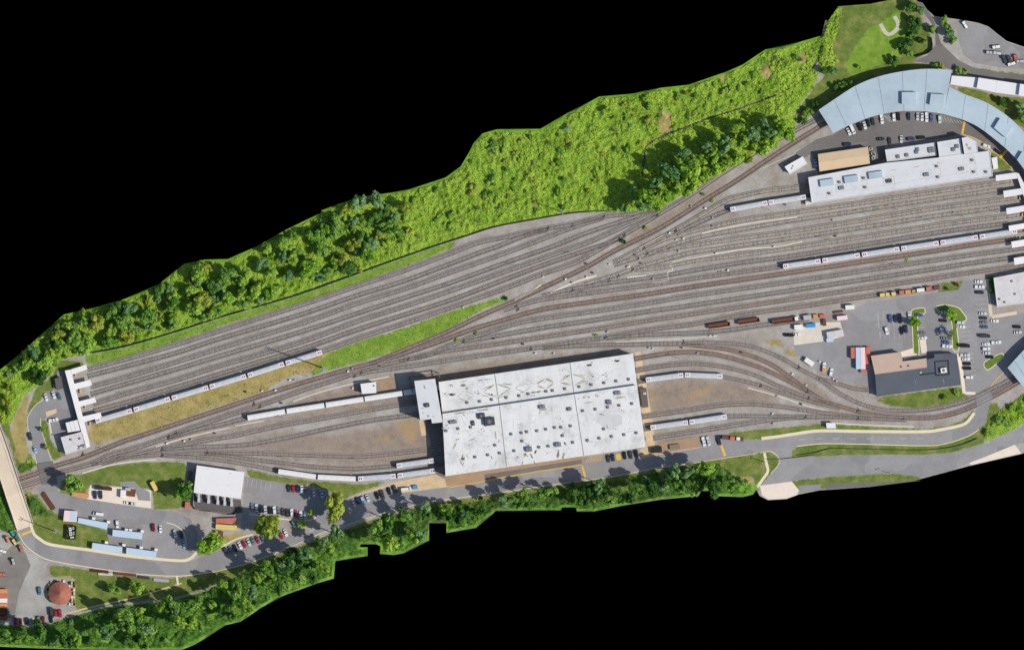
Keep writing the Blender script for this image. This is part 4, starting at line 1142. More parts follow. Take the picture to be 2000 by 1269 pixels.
for x, y, zz_ in ((883, 752.5, HN), (1152, 712, HN), (1205.5, 704, HN), (1158, 735, HN), (1185, 732, HN), (1040, 769, HN), (1057, 767, HN), (940, 744, HN), (955, 742, HN), (930, 766, HN), (870, 770, HN), (1100, 722, HN),
                 (1141, 776, HS), (1166, 773, HS), (1055, 789, HS), (1112, 797, HS), (1210, 772, HS), (1090, 817, HS), (1018, 828, HS), (1200, 838, HS), (1172, 808, HS), (1215, 800, HS), (866, 832, HS), (872, 838, HS), (905, 812, HS), (922, 806, HS), (890, 858, HS), (915, 868, HS), (938, 842, HS), (975, 860, HS), (1030, 868, HS), (1100, 845, HS), (1150, 862, HS), (1228, 840, HS), (905, 890, HS), (1012, 892, HS), (1068, 884, HS), (950, 872, HS)):
    for k in range(7):
        wx, wy = P(x + random.gauss(0, 4), y + random.gauss(0, 2.2))
        sp_.box(wx, wy, zz_ - 0.02, zz_ + 0.012, random.uniform(.25, .8), random.uniform(.2, .5), random.random() * 3)
sp_.build('stain', MT['stain_dark'], ws)
for k in range(26):
    x = 875 + k * 14.2; y = random.uniform(800, 900) - (x - 870) * 0.13
    blot(ws, x, y + 10, random.uniform(.5, 1.0), random.uniform(4, 11), random.uniform(-.5, .5), HS, MT['roof_grey'])
# lattice frame round the annex
fr = thing('steel_gantry', 'rusty steel gantry round the tall white annex of the workshop', 'gantry')
for p, q in (((799, 737), (857, 728)), ((800, 738), (806, 766)), ((857, 728.5), (860, 745))):
    bar(fr, 'beam', p, q, 0.5, 4.6, 5.1, MT['wall_dark'])
for x, y in ((800, 737), (830, 732.5), (857, 728), (806, 766)):
    mb = MB(); wx, wy = P(x, y); mb.box(wx, wy, 0, 4.6, 0.45, 0.45); mb.build('post', MT['wall_dark'], fr)
sh = thing('shed', 'small dark green shed against the right-hand workshop wall', 'shed')
block(sh, [(1251, 760), (1262, 757), (1266, 794), (1255, 796)], 3.0, 'wall_dark', 'wall_dark')
unit(sh, 1259, 768, 3.0, 1.6, 1.2, 0.6, 0, MT['white_box'])

# NE office building
ob = thing('office_building', 'long white flat roofed office building above the pale sleepered tracks', 'building')
block(ob, [(1579, 347), (1729, 319), (1837, 308), (1933, 295), (1938.5, 344), (1586, 397)], 7.0, 'roof_cold', parapet=0.3)
block(ob, [(1729, 293), (1826, 279), (1829.5, 303), (1733, 316)], 5.4, 'roof_cold', parapet=0.25)
block(ob, [(1831, 278), (1875, 271), (1880, 301), (1835, 307)], 7.6, 'roof_cold', parapet=0.25)
block(ob, [(1879, 270), (1890, 268), (1907, 277), (1910, 299), (1884, 302)], 9.6, 'roof_cold', parapet=0.25)
A2 = math.radians(8.2)
for x, y in ((1615, 357), (1662.5, 350), (1710, 342)):
    wx, wy = P(x, y)
    mb = MB(); mb.box(wx, wy, 6.9, 8.6, 8.2, 4.0, A2, inset=0.03); mb.build('roof_light', MT['roof_blue'], ob)
for x, y, s in ((1639.5, 356, 0), (1643.5, 367, 1), (1620, 378, 0), (1687, 348, 0), (1690, 366, 0), (1737, 353, 1), (1736, 354, 1), (1809, 341, 1), (1830, 325, 0), (1832, 346, 0), (1878, 330, 1), (1899, 313, 0), (1902, 336, 0), (1926, 336, 0)):
    wx, wy = P(x, y)
    lx, ly = (5.4, 3.6) if s else (2.4, 2.4)
    mb = MB()
    for dx, dy, bx, by in ((0, ly / 2 + 0.5, lx + 1.2, 0.25), (0, -ly / 2 - 0.5, lx + 1.2, 0.25), (lx / 2 + 0.5, 0, 0.25, ly + 1.2), (-lx / 2 - 0.5, 0, 0.25, ly + 1.2)):
        ca, sa = math.cos(A2), math.sin(A2)
        mb.box(wx + dx * ca - dy * sa, wy + dx * sa + dy * ca, 6.98, 7.06, bx, by, A2)
    mb.build('walkway_pad', MT['roof_grey'], ob)
    unit(ob, x, y, 7.0, lx * 0.55, ly * 0.5, 1.1, A2, MT['metal'])
for x, y in ((1754, 306), (1771, 303), (1790, 297), (1792, 292)):
    unit(ob, x, y, 5.4, 1.8, 1.8, 1.0, A2, MT['metal'])
unit(ob, 1819, 293, 5.4, 3.4, 3.0, 1.2, A2, MT['metal'])
for x, y in ((1862, 292), (1869, 286)):
    unit(ob, x, y, 7.6, 1.9, 1.9, 1.0, A2, MT['metal'])
for p, q in (((1626, 376), (1690, 368)), ((1694, 367.5), (1806, 349)), ((1836, 345), (1898, 336)), ((1693, 345), (1694, 367)), ((1836, 322), (1838, 345)), ((1904, 311), (1906, 336))):
    bar(ob, 'walkway_pad', p, q, 0.45, 6.98, 7.05, MT['roof_grey'])
for x, y, rx, ry in ((1745, 332, 8, 0.8), (1790, 326, 9, 0.8), (1832, 318, 4, 1)):
    blot(ob, x, y, rx, ry, A2, 7.0, MT['stain'])
for x, y, rx, ry in ((1888, 283, 3, 4), (1893, 290, 5, 3)):
    blot(ob, x, y, rx, ry, 0, 9.6, MT['stain'])
anx = thing('shed', 'small white roofed lean-to shed at the end of the office building', 'shed')
block(anx, [(1937, 309), (1947, 307), (1949, 329), (1941, 331)], 3.5, 'roof_bright')
bx_ = thing('shelter', 'pale platform shelter between the two-car train and the office building', 'shelter')
block(bx_, [(1573, 386), (1585, 388), (1585.5, 398), (1574, 401)], 3.0, 'concrete')


# tan shed with pitched roof and condensers
def gable(root, poly, h, rise, roof, wall, over=0.3):
    """Pitched roof along the long side of a 4-point plan (0-1 is a long side)."""
    a, b, c, d = [Vector((*P(*p), 0)) for p in poly]
    mb = MB(); mb.prism([tuple(p[:2]) for p in (a, b, c, d)], 0, h, bottom=False)
    m1, m2 = (a + d) / 2, (b + c) / 2
    mb.face([(a.x, a.y, h), (d.x, d.y, h), (m1.x, m1.y, h + rise)]); mb.face([(b.x, b.y, h), (m2.x, m2.y, h + rise), (c.x, c.y, h)])
    mb.build('wall', MT[wall], root)
    mb = MB()
    e = (b - a).normalized() * over
    z = Vector((0, 0, 1))
    s1 = (a - d).normalized() * over
    mm1, mm2 = m1 - e + z * (h + rise), m2 + e + z * (h + rise)
    for p, q, s in ((a, b, s1), (d, c, -s1)):
        lo1, lo2 = p - e + s + z * (h - over * rise / max((m1 - p).length, .1)), q + e + s + z * (h - over * rise / max((m1 - p).length, .1))
        top = [lo1, lo2, mm2, mm1]
        t = Vector((0, 0, 0.15))
        mb.face([v + t for v in top]); mb.face([v for v in reversed(top)])
        mb.face([lo1, lo2, lo2 + t, lo1 + t])
        mb.face([lo1, lo1 + t, mm1 + t, mm1]); mb.face([lo2, mm2, mm2 + t, lo2 + t])
    return mb.build('roof', MT[roof], root)


ls = thing('shed', 'grey roofed lean-to shed beside the western walkway spine', 'shed')
block(ls, [(107, 740), (119, 735), (123, 758), (111, 761)], 3.2, 'wall_dark', 'wall_dark')


ts = thing('shed', 'tan ribbed metal shed with a shallow pitched roof beside the parking lane', 'shed')
gable(ts, [(1598.5, 302), (1694.5, 288), (1698, 319), (1601.5, 334)], 4.6, 0.8, 'roof_tan', 'wall')
for k in range(22):
    x = 1600.5 + k * 4.4
    bar(ts, 'roof_rib', (x, 302.4 - k * 0.64), (x + 1.4, 317.2 - k * 0.64), 0.12, 4.75, 4.95 + 0.45, MT['roof_tan']) if False else None
for i, (x, y) in enumerate(((1701, 291), (1705, 299.5), (1706, 309), (1707, 303))):
    mb = MB(); wx, wy = P(x, y); mb.box(wx, wy, 0, 1.6, 2.0, 1.7, A2); mb.cyl(wx, wy, 1.58, 1.75, 0.6, mi=1)
    tag(mb.build('condenser', [MT['grey_box'], MT['metal_dark']]), 'grey air conditioning condenser in the pen beside the tan shed', 'condenser', 'condensers beside the tan shed')
hut = thing('hut', 'white flat roofed hut set askew beside the main tracks', 'hut')
block(hut, [(1533, 326), (1568, 306), (1576, 319.5), (1543, 340)], 4.2, 'roof_bright', parapet=0.15)
for x, y in ((1548.5, 324.5), (1546.5, 329)):
    unit(hut, x, y, 4.2, 0.5, 0.5, 0.4, 0, MT['metal'], 'roof_vent')

# curved canopy roof over the station
outer = [(1599, 215), (1630, 194), (1672, 167), (1715, 150), (1757, 140.5), (1800, 135), (1830, 135), (1859, 137.6)]
inner = [(1627.5, 260), (1658, 245), (1700, 229), (1736, 220.6), (1764, 217), (1800, 217), (1811.5, 218), (1843, 222.7)]
st = thing('station_canopy', 'great curved pale blue metal roof over the station tracks', 'canopy')


def curved(root, out, inn, h, name='roof'):
    o = smooth(out, 6.0); i = smooth(inn, 6.0)
    k = 24
    f = lambda c: np.stack([np.interp(np.linspace(0, 1, k), np.linspace(0, 1, len(c)), c[:, j]) for j in (0, 1)], 1)
    o, i = f(o), f(i)
    poly = [tuple(p) for p in o] + [tuple(p) for p in i[::-1]]
    mb = MB(); mb.prism(poly, h - 0.4, h); r = mb.build(name, MT['roof_blue'], root)
    for kk in range(3, k - 1, 4):
        mb = MB()
        a, b = o[kk], i[kk]
        d = (b - a) / np.linalg.norm(b - a)
        a2, b2 = a + d * 0.3, b - d * 0.3
        mb.box((a2[0] + b2[0]) / 2, (a2[1] + b2[1]) / 2, h - 0.01, h + 0.04, np.linalg.norm(b2 - a2), 0.25, math.atan2(d[1], d[0]))
        mb.build('roof_seam', MT['metal'], root)
    for kk in range(1, k, 3):
        for fr_ in (0.12, 0.88):
            p = o[kk] * (1 - fr_) + i[kk] * fr_
            mb = MB(); mb.cyl(p[0], p[1], 0, h - 0.4, 0.35, n=8); mb.build('column', MT['concrete'], root)


curved(st, outer, inner, 9.0)
outer2 = [(1854, 170), (1882, 184), (1919, 197), (1945, 211), (1968, 227), (1990, 247), (2012, 274), (2032, 305), (2046, 345)]
inner2 = [(1843, 222.7), (1882, 234.5), (1914, 250), (1945, 274), (1969, 294), (1990, 318), (2008, 348), (2020, 385), (2026, 420)]
curved(st, outer2, inner2, 8.4)
for poly, hh in (([(1761, 180), (1789, 180), (1790, 206), (1761, 204)], 11.4), ([(1818, 183), (1845, 185), (1843, 212), (1815, 205)], 11.4), ([(1953, 231), (1977, 249), (1964, 269), (1941, 250)], 10.9), ([(1996, 296), (2018, 318), (2004, 336), (1986, 312)], 10.9)):
    mb = MB(); mb.prism(W(poly), 8.3, hh, inset=0.02); mb.build('roof_monitor', MT['roof_blue'], st)
st2 = thing('station_canopy', 'blue canopy corner over the track beside the triangular grass island', 'canopy')
curved(st2, [(2050, 640), (2030, 658), (2000, 683), (1968, 718)], [(2060, 715), (2045, 728), (2022, 742), (2000, 757)], 7.5)

wk = thing('covered_walkway', 'stepped white roofed walkway leaving the curved blue canopy', 'walkway')
for poly, hh in (([(1859, 148), (1911, 152), (1907, 173), (1856, 165)], 6.0), ([(1911.3, 152), (1992, 164), (1989, 187), (1944, 181), (1907.3, 173)], 8.2), ([(1992.3, 164), (2056, 172), (2056, 196), (1989.3, 187)], 10.4)):
    block(wk, poly, hh, 'roof_bright', over=0.0)
bar(wk, 'roof_seam', (1948, 159), (1944.5, 180), 0.25, 8.19, 8.25, MT['roof_grey'])

# shop building of the eastern lot
sp = thing('shop_building', 'low shop with a charcoal roof and a brown upper roof section', 'building')
block(sp, [(1709.5, 730.6), (1810, 717.2), (1809.5, 702), (1825.6, 699), (1825, 692), (1849, 690.6), (1868.5, 691.6), (1875.6, 751), (1713, 773.6)], 5.0, 'roof_dark', 'wall', parapet=0.12)
block(sp, [(1701.5, 695), (1759, 687.5), (1763, 706), (1809, 700), (1810, 717), (1709.4, 730.4)], 5.6, 'roof_brown', 'wall', parapet=0.1)
for p, q in (((1826, 706), (1852, 704)), ((1826, 706), (1828, 733)), ((1828, 733), (1854, 731)), ((1852, 704), (1854, 731)), ((1797, 732), (1827, 728))):
    bar(sp, 'roof_curb', p, q, 0.5, 4.98, 5.35, MT['black_box'])
unit(sp, 1843, 723, 5.0, 3.6, 3.0, 1.8, A2, MT['white_box'])
unit(sp, 1798, 727, 5.0, 1.0, 1.0, 0.6, A2, MT['white_box'], 'roof_vent')
for x, y in ((1760, 716), (1774, 714)):
    unit(sp, x, y, 5.6, 0.7, 0.7, 0.5, A2, MT['metal_dark'], 'roof_vent')
for x, y, rx, ry in ((1788, 746, 0.7, 6), (1843, 744, 1, 6)):
    blot(sp, x, y, rx, ry, 0.3, 5.0, MT['metal'])
nb_ = thing('pale_building', 'pale grey flat roofed building at the edge of the eastern lot', 'building')
block(nb_, [(1941, 543), (2040, 524), (2044, 586), (1948, 599.5)], 5.6, 'roof_grey', parapet=0.2)
for x, y in ((1976, 549), (1982, 574), (1952, 584), (1962, 590)):
    unit(nb_, x, y, 5.6, 0.9, 0.9, 0.6, A2, MT['metal'], 'roof_vent')

# SW buildings
wb = thing('maintenance_shed', 'bright white roofed shed with five ducts along its front', 'shed')
block(wb, [(385, 909), (476.7, 922), (470, 973), (379, 961)], 6.4, 'roof_bright', over=0.2)
for x in (388.5, 407.5, 425.5, 439, 452.5):
    y = 960 + (x - 379) * 0.13
    mb = MB(); (wx, wy) = P(x, y + 6)
    mb.box(wx, wy, 2.6, 3.6, 1.3, 4.6, math.radians(-2)); mb.box(P(x, y + 15)[0], P(x, y + 15)[1], 0.0, 3.2, 1.6, 2.4, math.radians(-2))
    mb.build('duct', MT['silver'], wb)
for x, y, rx, ry in ((406, 916, 3, 1), (450, 924, 3, 1), (397, 958, 4, 0.8), (451, 965, 2, 1), (445, 947, 4, 0.6)):
    blot(wb, x, y, rx, ry, 0.1, 6.4, MT['roof_grey'])
sb = thing('switch_building', 'small pale grey flat roofed block at the foot of the white walkway', 'building')
block(sb, [(119, 854), (160, 843), (169.5, 874.7), (129, 887)], 4.6, 'roof_grey', parapet=0.2)
for x, y in ((155, 872), (160, 870), (164, 869), (155.5, 856), (138, 858)):
    unit(sb, x, y, 4.6, 0.9, 0.9, 0.7, 0.2, MT['metal'], 'roof_vent')
for x, y in ((153, 876), (163, 873)):
    blot(sb, x, y, 4, 1.5, 0.3, 4.6, MT['stain_dark'])
wbx = thing('plant_room', 'white box roof with three seams beside the walkway spine', 'building')
block(wbx, [(128.5, 825.7), (151, 820), (156, 840), (133, 843.6)], 4.4, 'roof_bright')
for k in (0.33, 0.66):
    bar(wbx, 'roof_seam', (128.5 + 22.5 * k, 825.7 - 5.7 * k + .8), (133 + 23 * k, 843.6 - 3.6 * k - .8), 0.3, 4.39, 4.46, MT['roof_grey'])
th = thing('trackside_hut', 'square white trackside hut above the white train', 'hut')
block(th, [(704.6, 749.7), (734, 746), (734.5, 766.7), (707.4, 768.6)], 5.0, 'roof_bright')
unit(th, 730, 753, 5.0, 0.6, 0.6, 0.4, 0, MT['metal'], 'roof_vent')
sm = thing('trackside_hut', 'small white hut at the kerb of the curving eastern road', 'hut')
block(sm, [(1614, 826), (1631, 826), (1632, 835.5), (1615, 835.5)], 3.6, 'roof_bright')

wc = thing('covered_walkway', 'white walkway roof with four platform arms at the western track ends', 'walkway')
spine = [(126.6, 723.5), (138, 721.5), (174, 860), (164.5, 864)]
block(wc, spine, 4.6, 'canopy', 'wall_dark', over=0.0)
block(wc, [(164.7, 864.3), (174, 860.3), (176, 872), (166, 876)], 4.2, 'canopy', 'wall_dark', over=0.0)
for arm in ([(138.6, 721), (168, 712), (171, 720.7), (141, 731.5)], [(145.2, 749), (176, 741.5), (180, 752), (148, 760.5)], [(154, 783.5), (185, 776), (188.5, 785), (156.8, 794)], [(161.5, 813), (196, 805), (199, 814), (164.3, 824)]):
    w = [P(*p) for p in arm]
    mb = MB(); mb.prism(w, 4.0, 4.45); mb.build('arm_roof', MT['canopy'], wc)
    mb = MB()
    for u in (0.15, 0.5, 0.85):
        a = Vector(w[0]).lerp(Vector(w[1]), u); b = Vector(w[3]).lerp(Vector(w[2]), u); m_ = (a + b) / 2
        mb.box(m_.x, m_.y, 0, 4.0, 0.3, 0.3)
    mb.build('arm_posts', MT['wall_dark'], wc)
ec = thing('covered_walkway', 'white walkway roof with platform arms at the eastern track ends', 'walkway')
for arm, m in (([(1944.6, 342.5), (1984, 337), (1989, 348.5), (1945.5, 354)], 'roof_bright'), ([(1959.5, 373), (1997, 367.5), (1999, 379.5), (1961, 386)], 'roof_bright'), ([(1965, 407), (2005, 400.5), (2007, 412), (1966.6, 419)], 'roof_bright'), ([(1970, 441), (2012, 434), (2014, 444.5), (1971, 451.5)], 'canopy'), ([(1975, 472), (2017, 465), (2019, 477), (1977, 484.5)], 'canopy'), ([(1980, 504), (2022, 497), (2024, 510.5), (1981.7, 517.6)], 'canopy')):
    w = [P(*p) for p in arm]
    mb = MB(); mb.prism(w, 4.0, 4.45); mb.build('arm_roof', MT[m], ec)
    mb = MB()
    for u in (0.15, 0.5, 0.85):
        a = Vector(w[0]).lerp(Vector(w[1]), u); b = Vector(w[3]).lerp(Vector(w[2]), u); m_ = (a + b) / 2
        mb.box(m_.x, m_.y, 0, 4.0, 0.3, 0.3)
    mb.build('arm_posts', MT['wall_dark'], ec)
block(ec, [(1984, 337), (1990, 339), (2002, 362), (2014, 400), (2034, 520), (2026, 522), (2006, 402), (1993, 364)], 4.6, 'roof_bright', 'wall_dark', over=0.0)

# trailers, containers and other boxes
def boxed(name, label, cat, poly, h, m, group=None, style='box', z0=0.0):
    t = thing(name, label, cat, group=group)
    w = [P(*p) for p in poly]
    if style == 'trailer':
        mb = MB(); mb.prism(w, 0.5, h, bottom=True); mb.build('body', MT['wall'], t)
        mb = MB(); mb.prism(offset(w, 0.12), h, h + 0.18); mb.build('roof', MT[m], t)
        mb = MB()
        for u in (0.1, 0.5, 0.9):
            for a, b in ((w[0], w[1]), (w[3], w[2])):
                q = Vector(a).lerp(Vector(b), u); c_ = sum((Vector(p) for p in w), Vector((0, 0))) / 4; q = q.lerp(c_, 0.2)
                mb.box(q.x, q.y, 0, 0.5, 0.5, 0.5)
        mb.build('footing', MT['wall_dark'], t)
    else:
        mb = MB(); mb.prism(w, z0 + 0.12, h - 0.1)
        # corrugation battens along the long sides
        a, b = Vector(w[0]), Vector(w[1]); d, c_ = Vector(w[3]), Vector(w[2])
        n = max(3, int((b - a).length / 0.8))
        for k in range(n):
            u = (k + 0.5) / n
            for s, e in ((a, b), (d, c_)):
                q = s.lerp(e, u)
                mb.box(q.x, q.y, z0 + 0.2, h - 0.2, 0.3, 0.2, math.atan2((b - a).y, (b - a).x))
        mb.build('body', MT[m], t)
        mb = MB(); mb.prism(offset(w, 0.06), h - 0.1, h, inset=0.0)
        for k in range(n):
            u = (k + 0.5) / n
            q1, q2 = a.lerp(b, u), d.lerp(c_, u)
            q1, q2 = q1.lerp(q2, 0.08), q2.lerp(q1, 0.08)
            mb.box((q1.x + q2.x) / 2, (q1.y + q2.y) / 2, h - 0.01, h + 0.03, (q2 - q1).length, 0.3, math.atan2((q2 - q1).y, (q2 - q1).x))
        mb.build('roof', MT[m], t)
    return t


def rect(x, y, l, w, a):
    """Map rectangle: centre, length and width in map units, angle in degrees (clockwise on the map)."""
    r = math.radians(a); c, s = math.cos(r), math.sin(r)
    return [(x + c * u * l / 2 - s * v * w / 2, y + s * u * l / 2 + c * v * w / 2) for u, v in ((-1, -1), (1, -1), (1, 1), (-1, 1))]


g = 'office trailers in the south-west lot'
boxed('office_trailer', 'pale blue roofed office trailer beside the pinkish box and the white truck', 'trailer', [(153.6, 1010.7), (211, 1021), (208.8, 1032.8), (152, 1020)], 3.3, 'roof_trailer', g, 'trailer')
boxed('office_trailer', 'pale blue roofed office trailer in the middle of the lot, shorter shadow on asphalt', 'trailer', [(220.6, 1034), (278, 1040), (277, 1052.5), (219.8, 1046)], 3.3, 'roof_trailer', g, 'trailer')
boxed('office_trailer', 'pale blue roofed office trailer half on grass by the road curve', 'trailer', [(181, 1059.6), (238.7, 1068), (238, 1079), (179.6, 1071)], 3.3, 'roof_trailer', g, 'trailer')
boxed('office_trailer', 'pale blue roofed office trailer against the pavement, nearest the kerb', 'trailer', [(247.4, 1069), (305.7, 1077), (304, 1088.8), (246.6, 1081)], 3.3, 'roof_trailer', g, 'trailer')
for i, (x, y) in enumerate(((183, 1012), (212, 1019), (247, 1034), (255, 1035), (278, 1037), (208, 1059), (242, 1064), (276, 1069), (305, 1073))):
    mb = MB(); wx, wy = P(x, y); mb.box(wx, wy, 0, 0.5, 1.6, 1.3, -0.13); mb.box(wx, wy, 2.3, 2.45, 1.9, 1.5, -0.13)
    for sx, sy in ((-.8, -.6), (.8, -.6), (.8, .6), (-.8, .6)):
        mb.box(wx + sx, wy + sy, 0.45, 2.32, 0.12, 0.12)
    tag(mb.build('porch', MT['white_box']), 'small white entrance porch at the side of an office trailer', 'porch', 'porches of the office trailers')
t = boxed('box_trailer', 'pinkish white box beside the lawn and the first office trailer', 'container', [(126, 996.5), (151, 998), (149.6, 1018.6), (123.6, 1017)], 3.6, 'pink_box')
slab(t, 'roof_panel', [(137, 998), (150, 999), (149, 1017), (136, 1016)], MT['roof_trailer'], 3.58, 3.66)
sub = thing('substation', 'dark walled equipment pen with pale machines on the lawn', 'substation')
bar(sub, 'wall', (131, 1025.5), (149, 1027.5), 0.4, 0, 2.4, MT['black_box']); bar(sub, 'wall', (130, 1052), (147, 1052.5), 0.4, 0, 2.4, MT['black_box'])
bar(sub, 'wall', (131, 1026), (130, 1052), 0.4, 0, 2.4, MT['black_box']); bar(sub, 'wall', (149, 1028), (147, 1052), 0.4, 0, 2.4, MT['black_box'])
for x, y, lx, ly, m in ((137, 1033, 1.6, 2.2, 'white_box'), (143, 1031, 1.3, 1.6, 'grey_box'), (138, 1042, 1.8, 2.4, 'concrete'), (144, 1041, 1.2, 2.0, 'grey_box'), (141, 1049, 2.4, 0.9, 'white_box')):
    unit(sub, x, y, 0.0, lx, ly, 1.8, 0.1, MT[m], 'machine')

CONT = [
    ('shipping_container', 'white container on the pale concrete pad by the round of tanks', rect(239.5, 964, 8, 14, 2), 2.6, 'white_box'),
    ('shipping_container', 'short white container beside the rusty crates on the pale pad', rect(250, 955, 10, 5, 5), 2.2, 'grey_box'),
    ('shipping_container', 'brown flat crates stacked on the pale concrete pad', rect(257, 962, 15, 14, 6), 1.2, 'rust'),
    ('shipping_container', 'dark brown container at the top edge of the pale pad', rect(193, 952, 14, 7, 4), 2.3, 'black_box'),
    ('shipping_container', 'longer dark brown container beside another on the pale pad edge', rect(210, 954, 17, 6, 4), 2.3, 'rust_dark'),
    ('shipping_container', 'mustard yellow container tilted on the lawn under the tree shade', rect(301, 949, 20, 8, 62), 2.6, 'yellow_box'),
    ('shipping_container', 'small salmon shed between the round tree and the ducts', rect(366, 986, 9, 12, 6), 2.2, 'red_box'),
    ('shipping_container', 'long red container above the yellow one by the lane', rect(442, 1016, 40, 9, -2), 2.7, 'red_box'),
    ('shipping_container', 'long yellow container with dark stains below the red one', rect(442, 1029, 41, 9, 4), 2.7, 'yellow_box'),
    ('shipping_container', 'dark red steel rack beside the big round tree', rect(427, 1043, 17, 13, 6), 1.8, 'rust'),
    ('shipping_container', 'low grey trailer bed beside the dark wall of the white shed', rect(371, 934, 7, 29, 2), 1.2, 'wall_dark'),
    ('shipping_container', 'orange pallet stack at the edge of the pale pad', rect(157, 966, 33, 8, 7), 1.2, 'orange_box'),
    ('shipping_container', 'salmon container left of the two pale ones beside the shop', rect(1666.5, 689, 9, 21, -1), 2.8, 'red_box'),
    ('shipping_container', 'pale blue container, left one of the long pair beside the shop', rect(1676.3, 699.5, 9, 42, -1), 3.4, 'roof_trailer'),
    ('shipping_container', 'pinkish white container, right one of the long pair beside the shop', rect(1685.8, 699.5, 8.5, 42, -1), 3.4, 'pink_box'),
    ('shipping_container', 'salmon container against the brown roofed wall of the shop', rect(1695.3, 694, 8, 33, 3), 2.8, 'red_box'),
    ('shipping_container', 'small bright red box at the foot of the pale container pair', rect(1687, 724.7, 11, 6, 0), 2.0, 'red_box'),
    ('shipping_container', 'grey container on the siding edge above the concrete pad', rect(1577, 620, 15, 9, -8), 2.8, 'grey_box'),
    ('shipping_container', 'pink roofed container above the concrete pad by the dark pit', rect(1645, 620.7, 20, 8, -6), 3.0, 'pink_box'),
    ('shipping_container', 'white container with a teal base on the concrete pad', rect(1559.6, 638.8, 16, 9, -4), 2.8, 'white_box'),
    ('shipping_container', 'bright blue tank box on the concrete pad', rect(1583.7, 635.7, 18, 7, -5), 2.2, 'blue_box'),
    ('shipping_container', 'dark red box at the corner of the concrete pad', rect(1610.5, 630, 6, 12, -5), 2.0, 'rust'),
    ('shipping_container', 'grey shed roof at the edge of the concrete pad', rect(1631, 652, 32, 12, -10), 3.4, 'roof_grey'),
    ('shipping_container', 'pale blue low box below the grey shed roof', rect(1621, 664, 13, 7, -6), 2.2, 'roof_trailer'),
    ('shipping_container', 'white hut with pale base at the tip of the asphalt lot', rect(1660, 600, 17, 8, -3), 3.2, 'white_box'),
    ('shipping_container', 'white double box set askew beside the curved track', rect(1580.6, 706.6, 19, 9, 34), 2.8, 'white_box'),
    ('shipping_container', 'tan crate beside the grey container on the siding', rect(1593, 618, 9, 8, -8), 1.8, 'orange_box'),
    ('shipping_container', 'rust coloured crate at the end of the siding row', rect(1606, 617, 10, 6, -8), 1.6, 'red_box'),
    ('shipping_container', 'thin dark red beam stack above the pink container', rect(1637, 609, 18, 4, -8), 0.9, 'rust'),
    ('shipping_container', 'orange roofed container at the top of the western yard stack', rect(3, 1154, 22, 8, 0), 2.7, 'orange_box'),
    ('shipping_container', 'red container second in the western yard stack', rect(3, 1163, 22, 8, 0), 2.7, 'red_box'),
    ('shipping_container', 'white lettered container third in the western yard stack', rect(3, 1172, 22, 8, 0), 2.7, 'white_box'),
    ('shipping_container', 'amber container fourth in the western yard stack', rect(3, 1182, 22, 9, 0), 2.7, 'orange_box'),
    ('shipping_container', 'dark brown container fifth in the western yard stack', rect(2, 1194, 24, 11, 0), 2.7, 'rust_dark'),
    ('shipping_container', 'rust orange container at the bottom of the western yard stack', rect(2, 1206, 24, 8, 0), 2.7, 'rust'),
    ('skip', 'black open skip on the orange ramp beside the workshop corner', rect(1282, 878, 21, 11, -6), 2.0, 'black_box'),
    ('skip', 'brown open skip on the ramp strip beside the tree shadow', rect(1318, 872, 20, 9, -6), 1.4, 'stain_dark'),
    ('tarpaulin_stall', 'purple blue covered stand on the pale apron corner', rect(811, 951, 9, 7, -5), 1.6, 'blue_box'),
]
for nm, lab, poly, h, m in CONT:
    boxed(nm, lab, 'container' if nm == 'shipping_container' else ('skip' if nm == 'skip' else 'stand'), poly, h, m)


# rail wagons and rail-borne machines
def wagon(label, x, y, l, a, m, kind='hopper_wagon'):
    wx, wy = P(x, y)
    t = thing(kind, label, 'rail wagon', (wx, wy, 0.25), -math.radians(a), 'work wagons and machines on the sidings')
    L_ = l * M
    mb = MB()
    for s in (-1, 1):
        mb.box(0, s * 1.15, 1.0, 2.6, L_, 0.16); mb.box(s * (L_ / 2 - 0.1), 0, 1.0, 2.6, 0.18, 2.2)
    n = max(4, int(L_ / 1.2))
    for k in range(n):
        for s in (-1, 1):
            mb.box(-L_ / 2 + (k + .5) * L_ / n, s * 1.27, 1.0, 2.5, 0.12, 0.14)
    mb.build('side', MT[m], t)
    mb = MB(); mb.box(0, 0, 0.95, 1.3, L_ - 0.3, 2.2); mb.build('floor_pan', MT['rust'] if m == 'rust' else MT[m], t)
    for s in (-1, 1):
        mb = MB(); mb.box(s * (L_ / 2 - 1.4), 0, 0.1, 0.95, 1.9, 1.9); mb.build('bogie', MT['metal_dark'], t)
    return t


wagon('rusty open wagon lying between the weedy sidings, tapered end to the west', 1405, 635, 42, -8, 'rust', 'open_wagon')
wagon('rusty open wagon closer to the concrete pad, second of the pair', 1462.6, 627, 42, -8, 'rust', 'open_wagon')
h_ = wagon('long rust red hopper wagon with a white end box', 1531, 626, 46, -7, 'rust')
mb = MB(); mb.box(46 * M / 2 + 0.6, 0.3, 0.8, 2.9, 2.0, 2.2); mb.build('end_box', MT['white_box'], h_)


